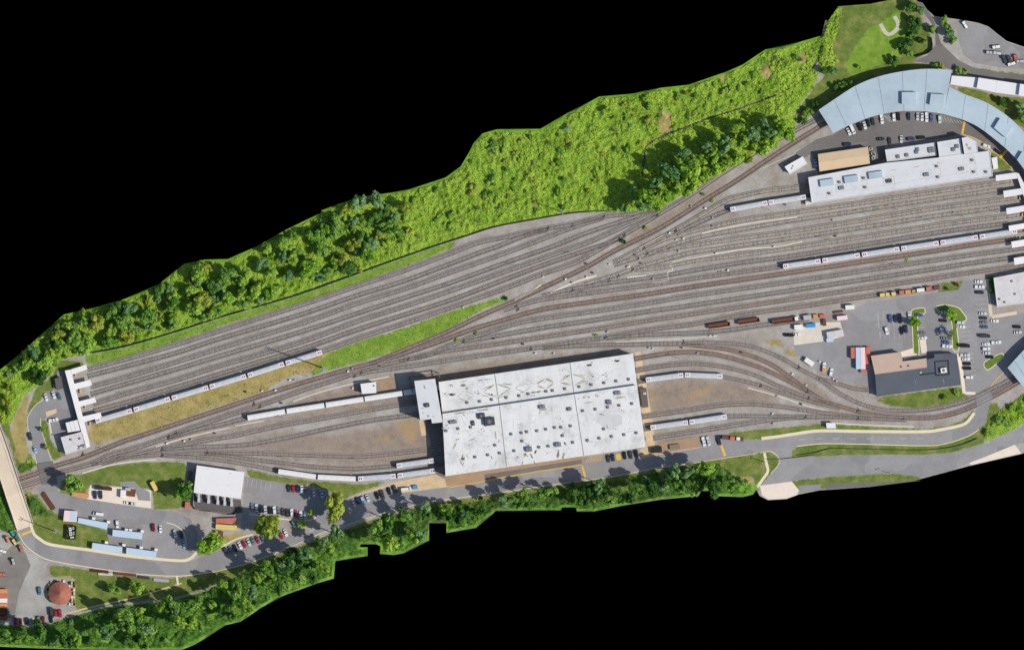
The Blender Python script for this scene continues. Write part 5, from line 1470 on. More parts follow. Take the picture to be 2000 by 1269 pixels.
def machine(label, x, y, a, parts_, kind='track_machine'):
    wx, wy = P(x, y)
    t = thing(kind, label, 'work machine', (wx, wy, 0.25 if kind == 'track_machine' else 0.02), -math.radians(a), 'work wagons and machines on the sidings' if kind == 'track_machine' else None)
    tot = max(abs(p[1]) + p[3] / 2 for p in parts_)
    mb = MB(); mb.box(0, 0, 0.55, 0.85, tot * 2, 2.1); mb.build('chassis', MT['metal_dark'], t)
    for s in (-1, 1):
        mb = MB()
        for sy in (-0.75, 0.75):
            mb.tube((s * tot * 0.65, sy - 0.1, 0.42), (s * tot * 0.65, sy + 0.1, 0.42), 0.42, 0.42, 10)
        mb.build('wheel_pair', MT['rubber'], t)
    for nm, px, py, lx, ly, h, m in parts_:
        mb = MB(); mb.box(px, py, 0.85, h, lx, ly, inset=0.08)
        if nm == 'cab':
            mb.box(px, py, h - 0.75, h - 0.2, lx * 0.98, ly * 1.01, mi=1, inset=0.03)
        mb.build(nm, [MT[m], MT['glass']], t)
    return t


machine('yellow two-part rail work machine on the weedy siding', 1734, 575, -6, [('cab', 3.4, 0, 2.6, 2.3, 3.0, 'yellow_box'), ('deck', 0.2, 0, 3.0, 2.2, 1.5, 'yellow_box'), ('engine_box', -3.2, 0, 3.0, 2.2, 2.3, 'yellow_box')])
machine('orange red rail machine with a pale cab on the weedy siding', 1772, 570, -6, [('cab', -3.2, 0, 3.0, 2.3, 3.0, 'red_box'), ('deck', 0.5, 0, 3.4, 2.2, 1.5, 'orange_box'), ('crane_base', 3.6, 0, 1.8, 1.8, 2.0, 'orange_box')])
machine('white tank wagon between orange and red rail machines', 1797, 566.5, -6, [('tank', 0.3, 0, 4.6, 2.2, 2.9, 'white_box'), ('valve_box', -2.9, 0, 1.2, 1.4, 1.7, 'grey_box')])
machine('red rail trolley at the end of the yellow machine row', 1813.5, 563.5, -6, [('cab', 0, 0, 2.8, 2.2, 2.6, 'red_box')])
machine('small low red rail cart by the lawn corner', 1829.5, 561.5, -6, [('deck', 0, 0, 3.6, 1.8, 1.2, 'rust')])
machine('red and salmon flatbed machine parked by the grass bank', 1430, 855.5, 6, [('boom', -4, 0, 4.0, 1.9, 2.4, 'rust'), ('cab', 0.2, 0, 3.0, 2.1, 2.7, 'red_box'), ('engine_box', 3.6, 0.1, 2.2, 1.9, 2.2, 'white_box'), ('tail', 5.8, 0, 1.8, 1.2, 1.2, 'rust')], 'flatbed_machine')
for i, (x, y, a, m, lab) in enumerate(((24.5, 1041, 60, 'teal_box', 'teal digger in the corner of the machinery yard by the bridge'), (15, 1052.5, 65, 'orange_box', 'orange digger at the wooded edge of the machinery yard'), (34, 1051, 60, 'green_box', 'green roller beside the bridge ramp'), (41, 1070.5, 70, 'red_box', 'salmon loader below the bridge ramp'), (6, 1076, 20, 'white_box', 'white cabbed loader at the edge of the machinery yard'),
                                      (26, 1096, 75, 'grey_box', 'grey dumper in the middle of the machinery yard'), (5, 1121, 5, 'red_box', 'red and white dumper above the container stack'), (28, 1058, 60, 'yellow_box', 'yellow dumper between the orange and green machines'))):
    machine(lab, x, y, a, [('cab', -1.0, 0, 1.7, 1.7, 2.6, m), ('engine_box', 0.9, 0, 1.9, 1.6, 1.7, m)], 'digger')
for i, (x, y, a, m, lab) in enumerate(((1885, 49, 60, 'white_box', 'white boom lift alone at the top of the grey lot'), (1946, 92, -8, 'white_box', 'white flat truck at the upper middle of the grey lot'), (1934, 103, 4, 'grey_box', 'grey compressor row left of the white flat truck'), (1948, 104, 8, 'silver', 'silver machine below the white flat truck'), (1962, 117, 70, 'metal_dark', 'dark machine in the row at the grey lot edge'), (1972, 117, 70, 'metal_dark', 'second dark machine in the row at the grey lot edge'),
                                      (1984, 115, 80, 'red_box', 'reddish machine in the row at the grey lot edge'), (1976, 125, -15, 'white_box', 'long white trailer at the grey lot edge'), (1993, 120, 0, 'grey_box', 'pale grey machine at the end of the grey lot row'))):
    machine(lab, x, y, a, [('cab', -1.4, 0, 1.8, 1.8, 2.3, m), ('deck', 0.9, 0, 2.6, 1.7, 1.5, m)], 'plant_machine')

# bundle of rusty rails by the crossing, roundhouse with barrier blocks
mb = MB()
wx, wy = P(94, 978)
aa = math.radians(-56)
for k in range(7):
    o_ = (k - 3) * 0.42
    mb.box(wx - math.sin(aa) * o_, wy + math.cos(aa) * o_, 0.0, 0.5 + 0.3 * (k % 2), 11.5 + random.uniform(-.8, .8), 0.36, aa)
tag(mb.build('steel_bundle', MT['rust']), 'stack of long rusty steel beams beside the level crossing', 'steel beams')

rh = thing('salt_shed', 'round shed with a red brown faceted conical roof', 'shed')
wx, wy = P(117, 1158)
mb = MB(); mb.cyl(wx, wy, 0, 3.2, 6.3, n=12); mb.build('wall', MT['wall'], rh)
mb = MB(); mb.cyl(wx, wy, 3.1, 7.4, 6.9, 0.5, n=12); mb.cyl(wx, wy, 7.35, 7.9, 0.5, 0.2, n=8); mb.build('roof', MT['shingle'], rh)
ci = 0
for x, y in [(136 + 4.4 * i, 1137 + 7.0 * j) for j in range(7) for i in range(3)] + [(100, 1136), (108, 1134), (124, 1134), (96, 1142), (93, 1151), (92, 1160)]:
    ci += 1
    m = ['yellow_box', 'black_box', 'yellow_box', 'rust', 'white_box'][ci % 5]
    mb = MB(); wx, wy = P(x + random.uniform(-.6, .6), y + random.uniform(-.8, .8))
    mb.box(wx, wy, 0.0, 0.9, 1.0, 1.5, random.uniform(-.2, .2)); mb.box(wx, wy, 0.88, 1.15, 0.7, 1.2, 0.1)
    tag(mb.build('traffic_barrier', MT[m]), 'painted concrete block stored round the red conical shed', 'barrier block', 'barrier blocks round the conical shed')
for i, (x1, y1, x2, y2, m) in enumerate(((222, 1117.5, 266, 1122, 'rust'), (176, 1112, 212, 1116, 'rust_dark'), (270, 1125, 292, 1127.5, 'metal_dark'), (300, 1130, 330, 1133, 'grey_box'), (192, 1118.5, 220, 1120, 'concrete'))):
    (a, b), (c, d) = P(x1, y1), P(x2, y2)
    mb = MB()
    for k in range(4):
        mb.box((a + c) / 2, (b + d) / 2 - 0.45 * k + 0.4, 0, 0.6 + 0.2 * (k % 2), math.hypot(c - a, d - b), 0.38, math.atan2(d - b, c - a))
    tag(mb.build('pipe_stack', MT[m]), ['row of rust orange pipes lying along the road kerb', 'dark brown timbers lying along the road kerb', 'dark scrap pile along the road kerb', 'grey scrap pile beside the short footpath', 'pale concrete beam lying below the road kerb'][i], 'material stack')

# ------------------------------------------------------------------ bridge
br = thing('bridge', 'pale concrete road bridge crossing the tracks beside the wooded slope', 'bridge')
cl = [(-45, 745, 5.6), (-30, 795, 5.6), (-14, 840, 5.6), (2, 885, 5.6), (18, 934, 5.6), (28, 965, 5.2), (40, 1000, 2.8), (47, 1022, 0.8), (50, 1030, 0.1)]
c = np.array([P(x, y) for x, y, z in cl]); zz = [z for _, _, z in cl]
n, _ = normals(c)


def ramp_strip(off0, off1, dz0, dz1):
    mb = MB()
    for i in range(len(c) - 1):
        q = []
        for k in (i, i + 1):
            q.append((c[k] + n[k] * off0, c[k] + n[k] * off1, zz[k]))
        (a, b, z1), (d, e, z2) = q
        bt = [(a[0], a[1], z1 + dz0), (b[0], b[1], z1 + dz0), (e[0], e[1], z2 + dz0), (d[0], d[1], z2 + dz0)]
        tp = [(a[0], a[1], z1 + dz1), (b[0], b[1], z1 + dz1), (e[0], e[1], z2 + dz1), (d[0], d[1], z2 + dz1)]
        mb.face(tp); mb.face(bt[::-1])
        for u in range(4):
            v = (u + 1) % 4
            mb.face([bt[u], bt[v], tp[v], tp[u]])
    return mb


ramp_strip(-4.9, 4.9, -0.7, 0.0).build('deck', MT['deck'], br)
ramp_strip(-5.2, -4.9, -0.8, 0.9).build('parapet', MT['concrete'], br)
ramp_strip(4.9, 5.2, -0.8, 0.9).build('parapet', MT['concrete'], br)
ramp_strip(2.9, 3.2, -0.02, 0.25).build('kerb_strip', MT['concrete'], br)
for i in (1, 3, 5):
    mb = MB(); mb.box(c[i][0], c[i][1], 0, zz[i] - 0.7, 8.5, 0.9, math.atan2(n[i][1], n[i][0])); mb.build('pier', MT['concrete'], br)

# ------------------------------------------------------------------ cars
PAINT = {k: mat('paint_' + k.replace(' ', '_'), v, 0.3, 0.0, spec=0.5) for k, v in {
    'white': (212, 212, 212), 'silver': (186, 190, 194), 'grey': (112, 116, 120), 'black': (30, 31, 34), 'dark grey': (58, 62, 68), 'dark blue': (42, 53, 78), 'blue': (62, 88, 136), 'light blue': (150, 178, 204),
    'red': (156, 44, 52), 'dark red': (112, 26, 34), 'teal': (74, 112, 120), 'dark green': (42, 62, 58), 'brown': (82, 62, 56), 'pale green': (178, 206, 194), 'purple': (70, 60, 110), 'orange': (214, 130, 40), 'tan': (180, 160, 120)}.items()}


def make_vehicle(kind):
    r = empty({'car': 'parked_car', 'suv': 'parked_suv', 'pickup': 'parked_pickup', 'van': 'parked_van'}[kind])
    l, w, hb, hr = {'car': (4.6, 1.82, 0.82, 1.42), 'suv': (4.8, 1.92, 0.98, 1.72), 'pickup': (5.7, 1.98, 1.02, 1.8), 'van': (6.2, 2.1, 1.15, 2.5)}[kind]
    f0, f1, r1, r0 = {'car': (0.72, 0.28, -1.0, -1.62), 'suv': (0.95, 0.5, -1.9, -2.2), 'pickup': (1.25, 0.8, -0.45, -0.7), 'van': (2.1, 1.5, -3.0, -3.05)}[kind]
    h2 = w / 2
    hull = [(-l / 2, -h2 + .3), (-l / 2 + .25, -h2 + .04), (-l / 2 + .9, -h2), (l / 2 - .9, -h2), (l / 2 - .3, -h2 + .1), (l / 2, -h2 + .45), (l / 2, h2 - .45), (l / 2 - .3, h2 - .1), (l / 2 - .9, h2), (-l / 2 + .9, h2), (-l / 2 + .25, h2 - .04), (-l / 2, h2 - .3)]
    mb = MB()
    mb.prism(hull, 0.28, hb - 0.06)
    mb.prism([(x * 0.97, y * 0.94) for x, y in hull], hb - 0.06, hb)
    mb.prism([(r1, -h2 * .78), (f1, -h2 * .78), (f1, h2 * .78), (r1, h2 * .78)], hr - 0.07, hr, inset=0.03)
    if kind == 'pickup':
        for s in (-1, 1):
            mb.box(-1.8, s * (h2 - .12), hb - 0.02, hb + 0.25, 2.0, 0.14)
        mb.box(-l / 2 + 0.12, 0, hb - .02, hb + .25, 0.14, w * .86)
    for sx in (-l * .31, l * .31):
        for sy in (-h2 + .1, h2 - .1):
            mb.tube((sx, sy - .12, .33), (sx, sy + .12, .33), .33, .33, 10, mi=1)
    body = mb.build('body', [PAINT['white'], MT['rubber']], r)
    body.material_slots[0].link = 'OBJECT'
    body.material_slots[0].material = PAINT['white']
    zt = hr - 0.065
    a, b = h2 * .9, h2 * .77
    for nm, q in (('windscreen', [(f0, -a, hb), (f0, a, hb), (f1, b, zt), (f1, -b, zt)]), ('rear_window', [(r0, a, hb), (r0, -a, hb), (r1, -b, zt), (r1, b, zt)]),
                  ('side_window', [(r0, -a, hb), (f0, -a, hb), (f1, -b, zt), (r1, -b, zt)]), ('side_window', [(f0, a, hb), (r0, a, hb), (r1, b, zt), (f1, b, zt)])):
        mb = MB(); mb.face(q)
        cc = [sum(p[k] for p in q) / 4 for k in range(3)]
        mb.face([tuple(p[k] * .97 + (0 if k == 2 else 0) for k in range(3)) for p in reversed(q)])
        mb.build(nm, MT['glass'], r)
    return r


VEH = {}
ORD = ['first', 'second', 'third', 'fourth', 'fifth', 'sixth', 'seventh', 'eighth', 'ninth', 'tenth', 'eleventh', 'twelfth', 'thirteenth', 'fourteenth', 'fifteenth']
WORD = {'car': 'car', 'suv': 'estate car', 'pickup': 'pickup truck', 'van': 'van'}


def car(x, y, a, colr, kind, label, group):
    if kind not in VEH:
        o = VEH[kind] = make_vehicle(kind)
    else:
        o = copy_tree(VEH[kind])
    wx, wy = P(x, y)
    o.location = (wx, wy, 0.02)
    o.rotation_euler = (0, 0, -math.radians(a))
    for ch in o.children:
        if ch.name.startswith('body'):
            ch.material_slots[0].link = 'OBJECT'
            ch.material_slots[0].material = PAINT[colr]
    tag(o, label, {'car': 'car', 'suv': 'car', 'pickup': 'pickup truck', 'van': 'van'}[kind], group)
    return o


def row(items, from_, where, group):
    for i, it in enumerate(items):
        x, y, a, colr = it[:4]
        k = it[4] if len(it) > 4 else 'car'
        car(x, y, a, colr, k, f'{colr} {WORD[k]}, {ORD[i]} from the {from_} in the {where}', group)


row([(564, 953, 85, 'dark green'), (573, 953.6, 85, 'red'), (581.4, 954, 85, 'dark blue'), (589.6, 955.5, 87, 'white'), (597, 955, 85, 'grey'), (613, 962, 86, 'silver'), (628.7, 964.6, 84, 'light blue')], 'west', 'upper row behind the train', 'cars in the lot below the white shed')
row([(492.8, 989, -95, 'grey'), (501, 991, -94, 'silver'), (510, 993, -94, 'dark blue', 'suv'), (518, 994, -94, 'silver'), (527, 996, -94, 'black'), (536, 996, -95, 'white', 'suv'), (544, 997, -94, 'grey'), (552.7, 999, -94, 'brown'), (561.4, 1001, -94, 'dark green', 'suv'), (570, 1001, -94, 'white', 'suv'), (578, 1003, -94, 'red'), (587.7, 1005, -94, 'white'), (596, 1005.6, -94, 'pale green')], 'west', 'lower row behind the train', 'cars in the lot below the white shed')
row([(441, 1075.5, 65, 'dark grey', 'suv'), (450.7, 1073, 65, 'teal'), (459.5, 1070, 65, 'black'), (468.8, 1065, 65, 'white'), (477, 1062, 66, 'red'), (486, 1058.5, 66, 'silver'), (494, 1056, 66, 'grey'), (503, 1053.5, 66, 'red'), (513.6, 1052.5, 66, 'teal'), (549, 1045, 66, 'red'), (557.7, 1040, 66, 'white')], 'west', 'row along the shaded road', 'cars slanted along the shaded road')
car(574, 1023, 62, 'teal', 'suv', 'teal estate car parked alone beside the small tree and kerb', None)
row([(691, 982, 68, 'silver'), (698.5, 977, 68, 'dark blue'), (708.5, 976, 70, 'light blue', 'suv'), (718, 972.7, 70, 'silver'), (736.5, 967, 74, 'black'), (746.7, 965.6, 72, 'dark grey', 'pickup'), (760, 958.5, 74, 'black'), (771, 954.6, 74, 'dark grey', 'suv')], 'west', 'row beside the pale apron', 'cars slanted beside the pale apron')
car(793, 954.6, -6, 'white', 'van', 'white delivery van parked beside the blue stand on the apron', None)
row([(90, 776, 72, 'white'), (105, 771, 72, 'white'), (115.5, 774, 65, 'teal')], 'wooded side', 'trio by the western walkway', 'cars in the western lot')
car(104.5, 820, -12, 'white', 'pickup', 'white pickup truck on the western lot beside the tan kerb', None)
car(59, 852, 78, 'dark grey', 'suv', 'dark grey car parked on the narrow road by the dry meadow', None)
car(69, 878, 72, 'light blue', 'car', 'light blue car parked on the narrow road above the level crossing', None)
car(192, 1003, 188, 'white', 'van', 'white box truck with dark cab passing the office trailers', None)
car(229, 1023, 84, 'white', 'suv', 'white car parked beside the middle office trailer', None)
car(299.4, 1029.7, 88, 'dark red', 'suv', 'dark red car standing in the open asphalt of the trailer lot', None)
car(313.6, 1033, 88, 'white', 'car', 'white car standing next to the dark red one', None)
car(342, 1041.5, 80, 'white', 'suv', 'white car near the curved kerb of the trailer lot', None)
car(353.7, 1044, 75, 'dark blue', 'car', 'dark blue car against the curved kerb in tree shadow', None)
car(360, 1064, 78, 'light blue', 'car', 'light blue car at the lower end of the curved kerb', None)
car(186, 966, 88, 'dark blue', 'suv', 'dark blue car on the pale concrete pad, farther from the container', None)
car(197, 966, 88, 'dark grey', 'suv', 'dark grey car on the pale concrete pad, nearer the container', None)
car(249.7, 982, 10, 'white', 'car', 'small white car at the lower edge of the pale pad', None)
car(259, 983.5, 10, 'silver', 'car', 'silver car behind the small white one on the pale pad', None)
row([(1374.7, 862, 78, 'white', 'pickup'), (1383.8, 861, 78, 'silver', 'pickup'), (1404, 859.5, 78, 'dark blue', 'pickup')], 'workshop end', 'trio below the lowest track', 'pickups below the lowest track')
row([(1188, 895, 82, 'dark grey'), (1197, 893, 82, 'dark blue'), (1220, 889, 82, 'black'), (1232, 888, 82, 'dark grey', 'suv'), (1243, 886, 82, 'black', 'suv')], 'hatched bay', 'row under the workshop wall', 'cars under the workshop wall')
g = 'cars in the eastern lot'
row([(1738.8, 622, 86, 'blue', 'suv'), (1748.6, 622, 86, 'dark blue'), (1757.8, 622, 86, 'black', 'pickup'), (1776, 616, 84, 'white')], 'west', 'upper row by the small tree', g)
row([(1731.6, 645.5, 76, 'white', 'suv'), (1761, 645.5, 86, 'black'), (1769.5, 642.5, 86, 'dark blue', 'suv')], 'west', 'lower row by the small tree', g)
row([(1795, 615, 2, 'blue'), (1801, 650, 4, 'grey'), (1803, 660, -2, 'white')], 'top', 'column by the small tree', g)
row([(1841, 610, 4, 'silver'), (1842, 626, 4, 'black'), (1842, 643.5, 2, 'light blue', 'suv'), (1845, 660.5, 4, 'grey'), (1847, 668, 4, 'blue'), (1850, 676, 4, 'white', 'pickup')], 'top', 'column under the island trees', g)
row([(1875.7, 630, 4, 'silver', 'suv'), (1877.7, 638, 4, 'white'), (1884, 675, 2, 'black', 'van')], 'top', 'column beyond the island trees', g)
row([(1911.5, 550, 2, 'white'), (1913.6, 560.5, 0, 'white', 'pickup'), (1913.6, 571, 0, 'dark blue', 'suv'), (1919.7, 612, 4, 'silver'), (1920.7, 621, 2, 'dark grey'), (1921.8, 629.5, 2, 'grey'), (1922.4, 638, 2, 'blue'), (1923.8, 656, 2, 'dark grey', 'van'), (1926, 672, -2, 'white'), (1926, 681, -2, 'white', 'suv'), (1927, 689.3, 0, 'silver'), (1933, 697, 2, 'black')], 'top', 'long column by the pale building', g)
row([(1943, 626.7, 2, 'white'), (1946, 668.7, -4, 'white', 'pickup')], 'top', 'pair right of the long column', g)
row([(1986, 638, 2, 'black'), (1988, 649, -2, 'silver')], 'top', 'pair by the blue canopy corner', g)
row([(1885, 693.7, 0, 'silver', 'pickup'), (1887, 701, 0, 'white'), (1888.6, 710, 0, 'black'), (1889, 719, 0, 'black', 'suv'), (1892.7, 736.7, 0, 'white', 'suv')], 'top', 'column along the shop pavement', g)
car(1541, 654, 2, 'black', 'pickup', 'black pickup truck on the gravel beside the concrete pad', None)
car(1556, 653, 0, 'white', 'car', 'white car at the corner of the concrete pad', None)
tr = car(1609.4, 717, -84, 'white', 'pickup', 'white tipper truck with an orange load on the lot edge', None)
mb = MB(); mb.box(-1.75, 0, 0.9, 1.7, 2.1, 1.7); mb.build('load', PAINT['orange'], tr)
car(1623.5, 727, -78, 'white', 'suv', 'white car beside the orange loaded tipper', None)
g = 'cars in the lot under the blue canopy'
row([(1658, 257.5, 66, 'white'), (1665, 252.5, 66, 'white', 'van'), (1680, 248, 74, 'black', 'suv'), (1689, 245.5, 74, 'white'), (1695.6, 240.5, 76, 'black'), (1705, 238, 78, 'dark green'), (1722.5, 233, 84, 'white', 'pickup'), (1746, 229, 87, 'white', 'suv'), (1754.7, 228, 86, 'black', 'suv'), (1775, 227.7, 88, 'dark blue'), (1792.4, 228, 90, 'silver'), (1801, 229, 90, 'white')], 'west', 'row along the curved blue roof', g)
row([(1810, 229, 90, 'white', 'pickup'), (1818.6, 230.6, 90, 'blue', 'suv'), (1835.5, 233, 86, 'pale green', 'suv')], 'west', 'trio along the curved blue roof', g)
row([(1654.5, 282, -6, 'dark blue', 'suv'), (1720, 271.7, -4, 'dark green'), (1737.7, 276, 84, 'dark grey'), (1760.4, 272, 88, 'silver'), (1779, 271.5, -4, 'purple', 'suv'), (1799, 269, -4, 'black', 'suv')], 'west', 'loose row facing the office building', g)
car(1593, 319, 78, 'light blue', 'car', 'light blue car at the end wall of the tan shed', None)
car(1926.6, 285, 20, 'white', 'suv', 'white car tucked beside the office building corner', None)
car(1948, 296, 36, 'black', 'car', 'black car beside the lower yellow hump', None)
car(77, 1153, 86, 'teal', 'suv', 'teal car with white roof rack beside the conical shed', None)
row([(30, 1213, 86, 'dark red', 'suv'), (40, 1214, 88, 'red'), (53, 1213, 88, 'dark grey', 'suv'), (65, 1214, 84, 'silver'), (75, 1210, 92, 'grey', 'suv'), (84, 1210, 90, 'dark red'), (100, 1208, 86, 'black'), (101, 1196, 84, 'dark grey', 'van'), (109, 1196, 84, 'red'), (117, 1197, 84, 'red', 'suv')], 'west', 'row by woods and conical shed', 'vehicles along the southern woods')

# ------------------------------------------------------------------ masts, poles, cabinets, buffers, fences
def mast(x, y, h, label, name='light_mast', r=0.22, group=None, arms=4):
    wx, wy = P(x, y)
    t = thing(name, label, 'light pole', (wx, wy, 0), 0, group)
    mb = MB(); mb.cyl(0, 0, 0, h, r, r * 0.5, 8); mb.cyl(0, 0, 0, 0.5, r * 2, r * 2, 8); mb.build('pole', MT['metal'], t)
    mb = MB()
    for k in range(arms):
        tt_ = 2 * PI * k / arms + 0.3
        R = 1.1 if arms > 2 else 0.9
        mb.tube((0, 0, h - 0.3), (R * math.cos(tt_), R * math.sin(tt_), h), 0.08, 0.08)
        mb.box(R * math.cos(tt_), R * math.sin(tt_), h - 0.05, h + 0.2, 0.7, 0.4, tt_)
    mb.build('lamp_head', MT['grey_box'], t)


mast(630.8, 718.5, 36, 'very tall light mast on the gravel beside the central grass strip', r=0.5)
mast(1097.5, 414, 21, 'tall light mast at the edge of the thicket above the track ends', r=0.4)
mast(108, 1037, 24, 'tall light mast on the lawn by the bridge road', r=0.4)
mast(1493, 902, 9, 'light pole standing on the grass by the bent footpath', r=0.3)
for x, y in ((336.6, 823), (466, 781), (253.6, 773.5), (568.6, 899.5), (552.5, 816), (708, 903), (1502, 410), (1441.6, 419.6), (1754, 410), (1692, 419), (1819, 433), (1881, 423), (1764, 523), (1011.6, 521), (890.5, 563.5), (1429, 538.5), (1158, 577), (1326, 700), (1737, 924), (600, 735), (1948, 415), (1620, 470), (214, 882), (1130, 500), (700, 800)):
    mast(x, y, 8.0, 'slim grey light pole standing between the tracks', 'light_pole', 0.12, 'slim light poles of the yard', 2)

CAB_W = [(1061, 540), (1118, 552), (1145, 515), (1321, 469), (1335, 466), (1326, 491), (1252, 514), (1228, 521), (1226, 522), (1392, 425), (1534, 400), (1399, 495), (1512, 482), (1627, 430), (1632, 461), (1387, 656), (1395, 656), (1187, 648), (1022, 672), (1046, 690), (1082, 690), (1363, 690), (965, 661), (905, 420 + 180), (680, 725), (688, 720), (420, 846), (326, 866), (360, 861), (374, 858), (1391, 441), (1422, 528),
         (1509, 808), (1518, 773), (1565, 789), (1548, 730), (1575, 752), (1511, 827), (550, 787), (689, 758), (1190, 516), (1250, 505), (1158, 533), (1146, 541), (1105, 545), (1276, 545), (1240, 498), (1378, 407), (1308, 455), (1350, 403), (742, 715), (538, 762), (566, 742), (576, 742), (480, 765), (512, 763), (1628, 740), (1634, 744), (1448, 688), (1601, 706), (1275, 681), (1268, 679), (1332, 679)]
for i, (x, y) in enumerate(CAB_W):
    wx, wy = P(x, y)
    mb = MB()
    s = 0.55 + 0.35 * ((i * 37) % 10) / 10
    mb.box(wx, wy, 0.0, 0.15, s * 1.5, s * 1.2, 0.2); mb.box(wx, wy, 0.14, 1.3, s * 1.2, s, 0.2); mb.box(wx, wy, 1.3, 1.42, s * 1.35, s * 1.15, 0.2, inset=0.1)
    tag(mb.build('trackside_cabinet', MT[['white_box', 'grey_box', 'metal_dark', 'white_box'][i % 4]]), 'small metal equipment cabinet standing beside the tracks', 'cabinet', 'equipment cabinets beside the tracks')
SW = [(162, 888), (231, 893), (317, 878), (317, 890), (405, 884), (330, 853), (344, 846), (905, 667), (1008, 598), (1012, 605), (1183, 659), (1037, 682), (1335, 669), (1118, 569), (1264, 496), (1258, 486), (1220, 460), (1320, 451), (1284, 421), (1071, 446), (1180, 423), (1118, 442), (798, 701), (706, 728), (693, 735), (496, 790), (508, 795), (1579, 778), (1577, 765), (1560, 718), (1676, 802), (1676, 818), (1764, 818), (1573, 815), (1486, 754), (1190, 548), (1208, 541), (1236, 527)]
for x, y in SW:
    wx, wy = P(x, y)
    mb = MB(); mb.box(wx, wy, 0.05, 0.55, 1.5, 0.8, 0.25); mb.box(wx + .2, wy + .9, 0.05, 0.45, 0.5, 1.6, 0.25); mb.box(wx - 0.7, wy - .6, .05, .35, .6, .6)
    tag(mb.build('switch_machine', MT['metal_dark']), 'dark switch machine beside the points of two tracks', 'switch machine', 'switch machines at the points')
for x, y in ((148, 731), (157, 764), (167, 794), (176, 827.5), (1986, 353), (1992, 387), (1997, 420), (2002, 449), (1992, 466), (1992, 501)):
    wx, wy = P(x, y)
    mb = MB()
    for s in (-0.75, 0.75):
        mb.box(wx, wy + s, 0.3, 1.4, 0.35, 0.3); mb.tube((wx + 1.4, wy + s, 0.35), (wx, wy + s, 1.3), 0.12, 0.12)
    mb.box(wx, wy, 1.0, 1.45, 0.5, 2.2)
    tag(mb.build('buffer_stop', MT['yellow_box']), 'yellow buffer stop at the end of a track under a walkway arm', 'buffer stop', 'buffer stops at the walkways')


def fence(label, pts, h=2.4):
    c_ = smooth(pts, 3.0)
    t = thing('chain_link_fence', label, 'fence')
    mb = MB(); ribbon(mb, c_, 0, 0.06, 0.1, h - 0.1); mb.build('shadow_panel', MT['fence'], t)  # solid sheet in place of open mesh, shaped to throw a dark shadow line
    mb = MB(); ribbon(mb, c_, 0, 0.1, h - 0.1, h); mb.build('top_rail', MT['metal'], t)
    mb = MB()
    for p in c_[::1]:
        mb.cyl(p[0], p[1], 0, h + 0.15, 0.06, n=6)
    o = mb.build('posts', MT['metal'], t)


fence('long dark chain link fence between thicket and lime grass strip', [(181, 690), (250, 676), (340, 650), (440, 618), (572, 580), (686, 540), (760, 513), (855, 480), (911, 462), (964, 445), (1025, 433), (1120, 417), (1205, 411)])
fence('low fence around the top lawn beside the diverging road', [(1820, 74), (1820, 100), (1790, 112)], 3.2)
fence('fence on the grass between the two eastern roads', [(1556, 889), (1592, 884), (1625, 876), (1680, 877), (1802, 879), (1870, 871), (1910, 856)], 1.4)
fence('fence round the pen of the white ducted shed', [(378, 965), (380, 993), (412, 999), (455, 1005), (472, 990)], 2.0)
fence('fence crossing the side street by the bent footpath', [(1498, 897), (1530, 896), (1547, 894), (1592, 888)], 1.2)

# ------------------------------------------------------------------ greenery
def quads_mesh(name, cen, nor, size, m):
    """Leaf clumps: one bent square (two triangles) per point, all in one mesh."""
    k = len(cen)
    nor = nor / np.linalg.norm(nor, axis=1)[:, None]
    ref = rng.normal(size=(k, 3))
    u = np.cross(nor, ref); u /= np.linalg.norm(u, axis=1)[:, None]
    v = np.cross(nor, u)
    s = size[:, None]
    el = rng.uniform(0.7, 1.3, (k, 1))
    P4 = np.stack([cen - u * s * el, cen + v * s / el, cen + u * s * el, cen - v * s / el], 1)
    P4[:, 1] -= nor * s * 0.25
    P4[:, 3] -= nor * s * 0.25
    me_ = bpy.data.meshes.new(name)
    me_.vertices.add(4 * k); me_.loops.add(4 * k); me_.polygons.add(k)
    me_.vertices.foreach_set('co', P4.reshape(-1).astype(np.float32))
    me_.loops.foreach_set('vertex_index', np.arange(4 * k, dtype=np.int32))
    me_.polygons.foreach_set('loop_start', np.arange(0, 4 * k, 4, dtype=np.int32))
    me_.materials.append(m)
    me_.update(calc_edges=True)
    return me_


def crown_mesh(name, m, n=1100, lobes=13, spread=0.66, flat=0.75, leaf=0.13, sparse=False):
    """Unit crown (radius about 1) of leaf clumps on uneven lobes."""
    L_ = []
    for k in range(lobes):
        a = rng.uniform(0, 2 * PI); r = spread * math.sqrt(rng.uniform(0.05, 1))
        L_.append((r * math.cos(a), r * math.sin(a), rng.uniform(0.3, 1.25) * (1 - 0.45 * r), rng.uniform(0.2, 0.48)))
    cen, nor = [], []
    per = n // lobes
    for (x, y, z, r) in L_:
        d = rng.normal(size=(per, 3)); d /= np.linalg.norm(d, axis=1)[:, None]
        d[:, 2] = np.abs(d[:, 2]) * 1.0 - 0.3 * (rng.uniform(size=per) < 0.45)
        rad = r * rng.uniform(0.65, 1.1, per)
        cen.append(np.stack([x + d[:, 0] * rad, y + d[:, 1] * rad, (z + d[:, 2] * rad * flat)], 1))
        nor.append(d + rng.normal(scale=0.45, size=(per, 3)) + np.array([0, 0, 0.35]))
    cen = np.concatenate(cen); nor = np.concatenate(nor)
    size = rng.uniform(0.6, 1.25, len(cen)) * leaf
    return quads_mesh(name, cen, nor, size, m)


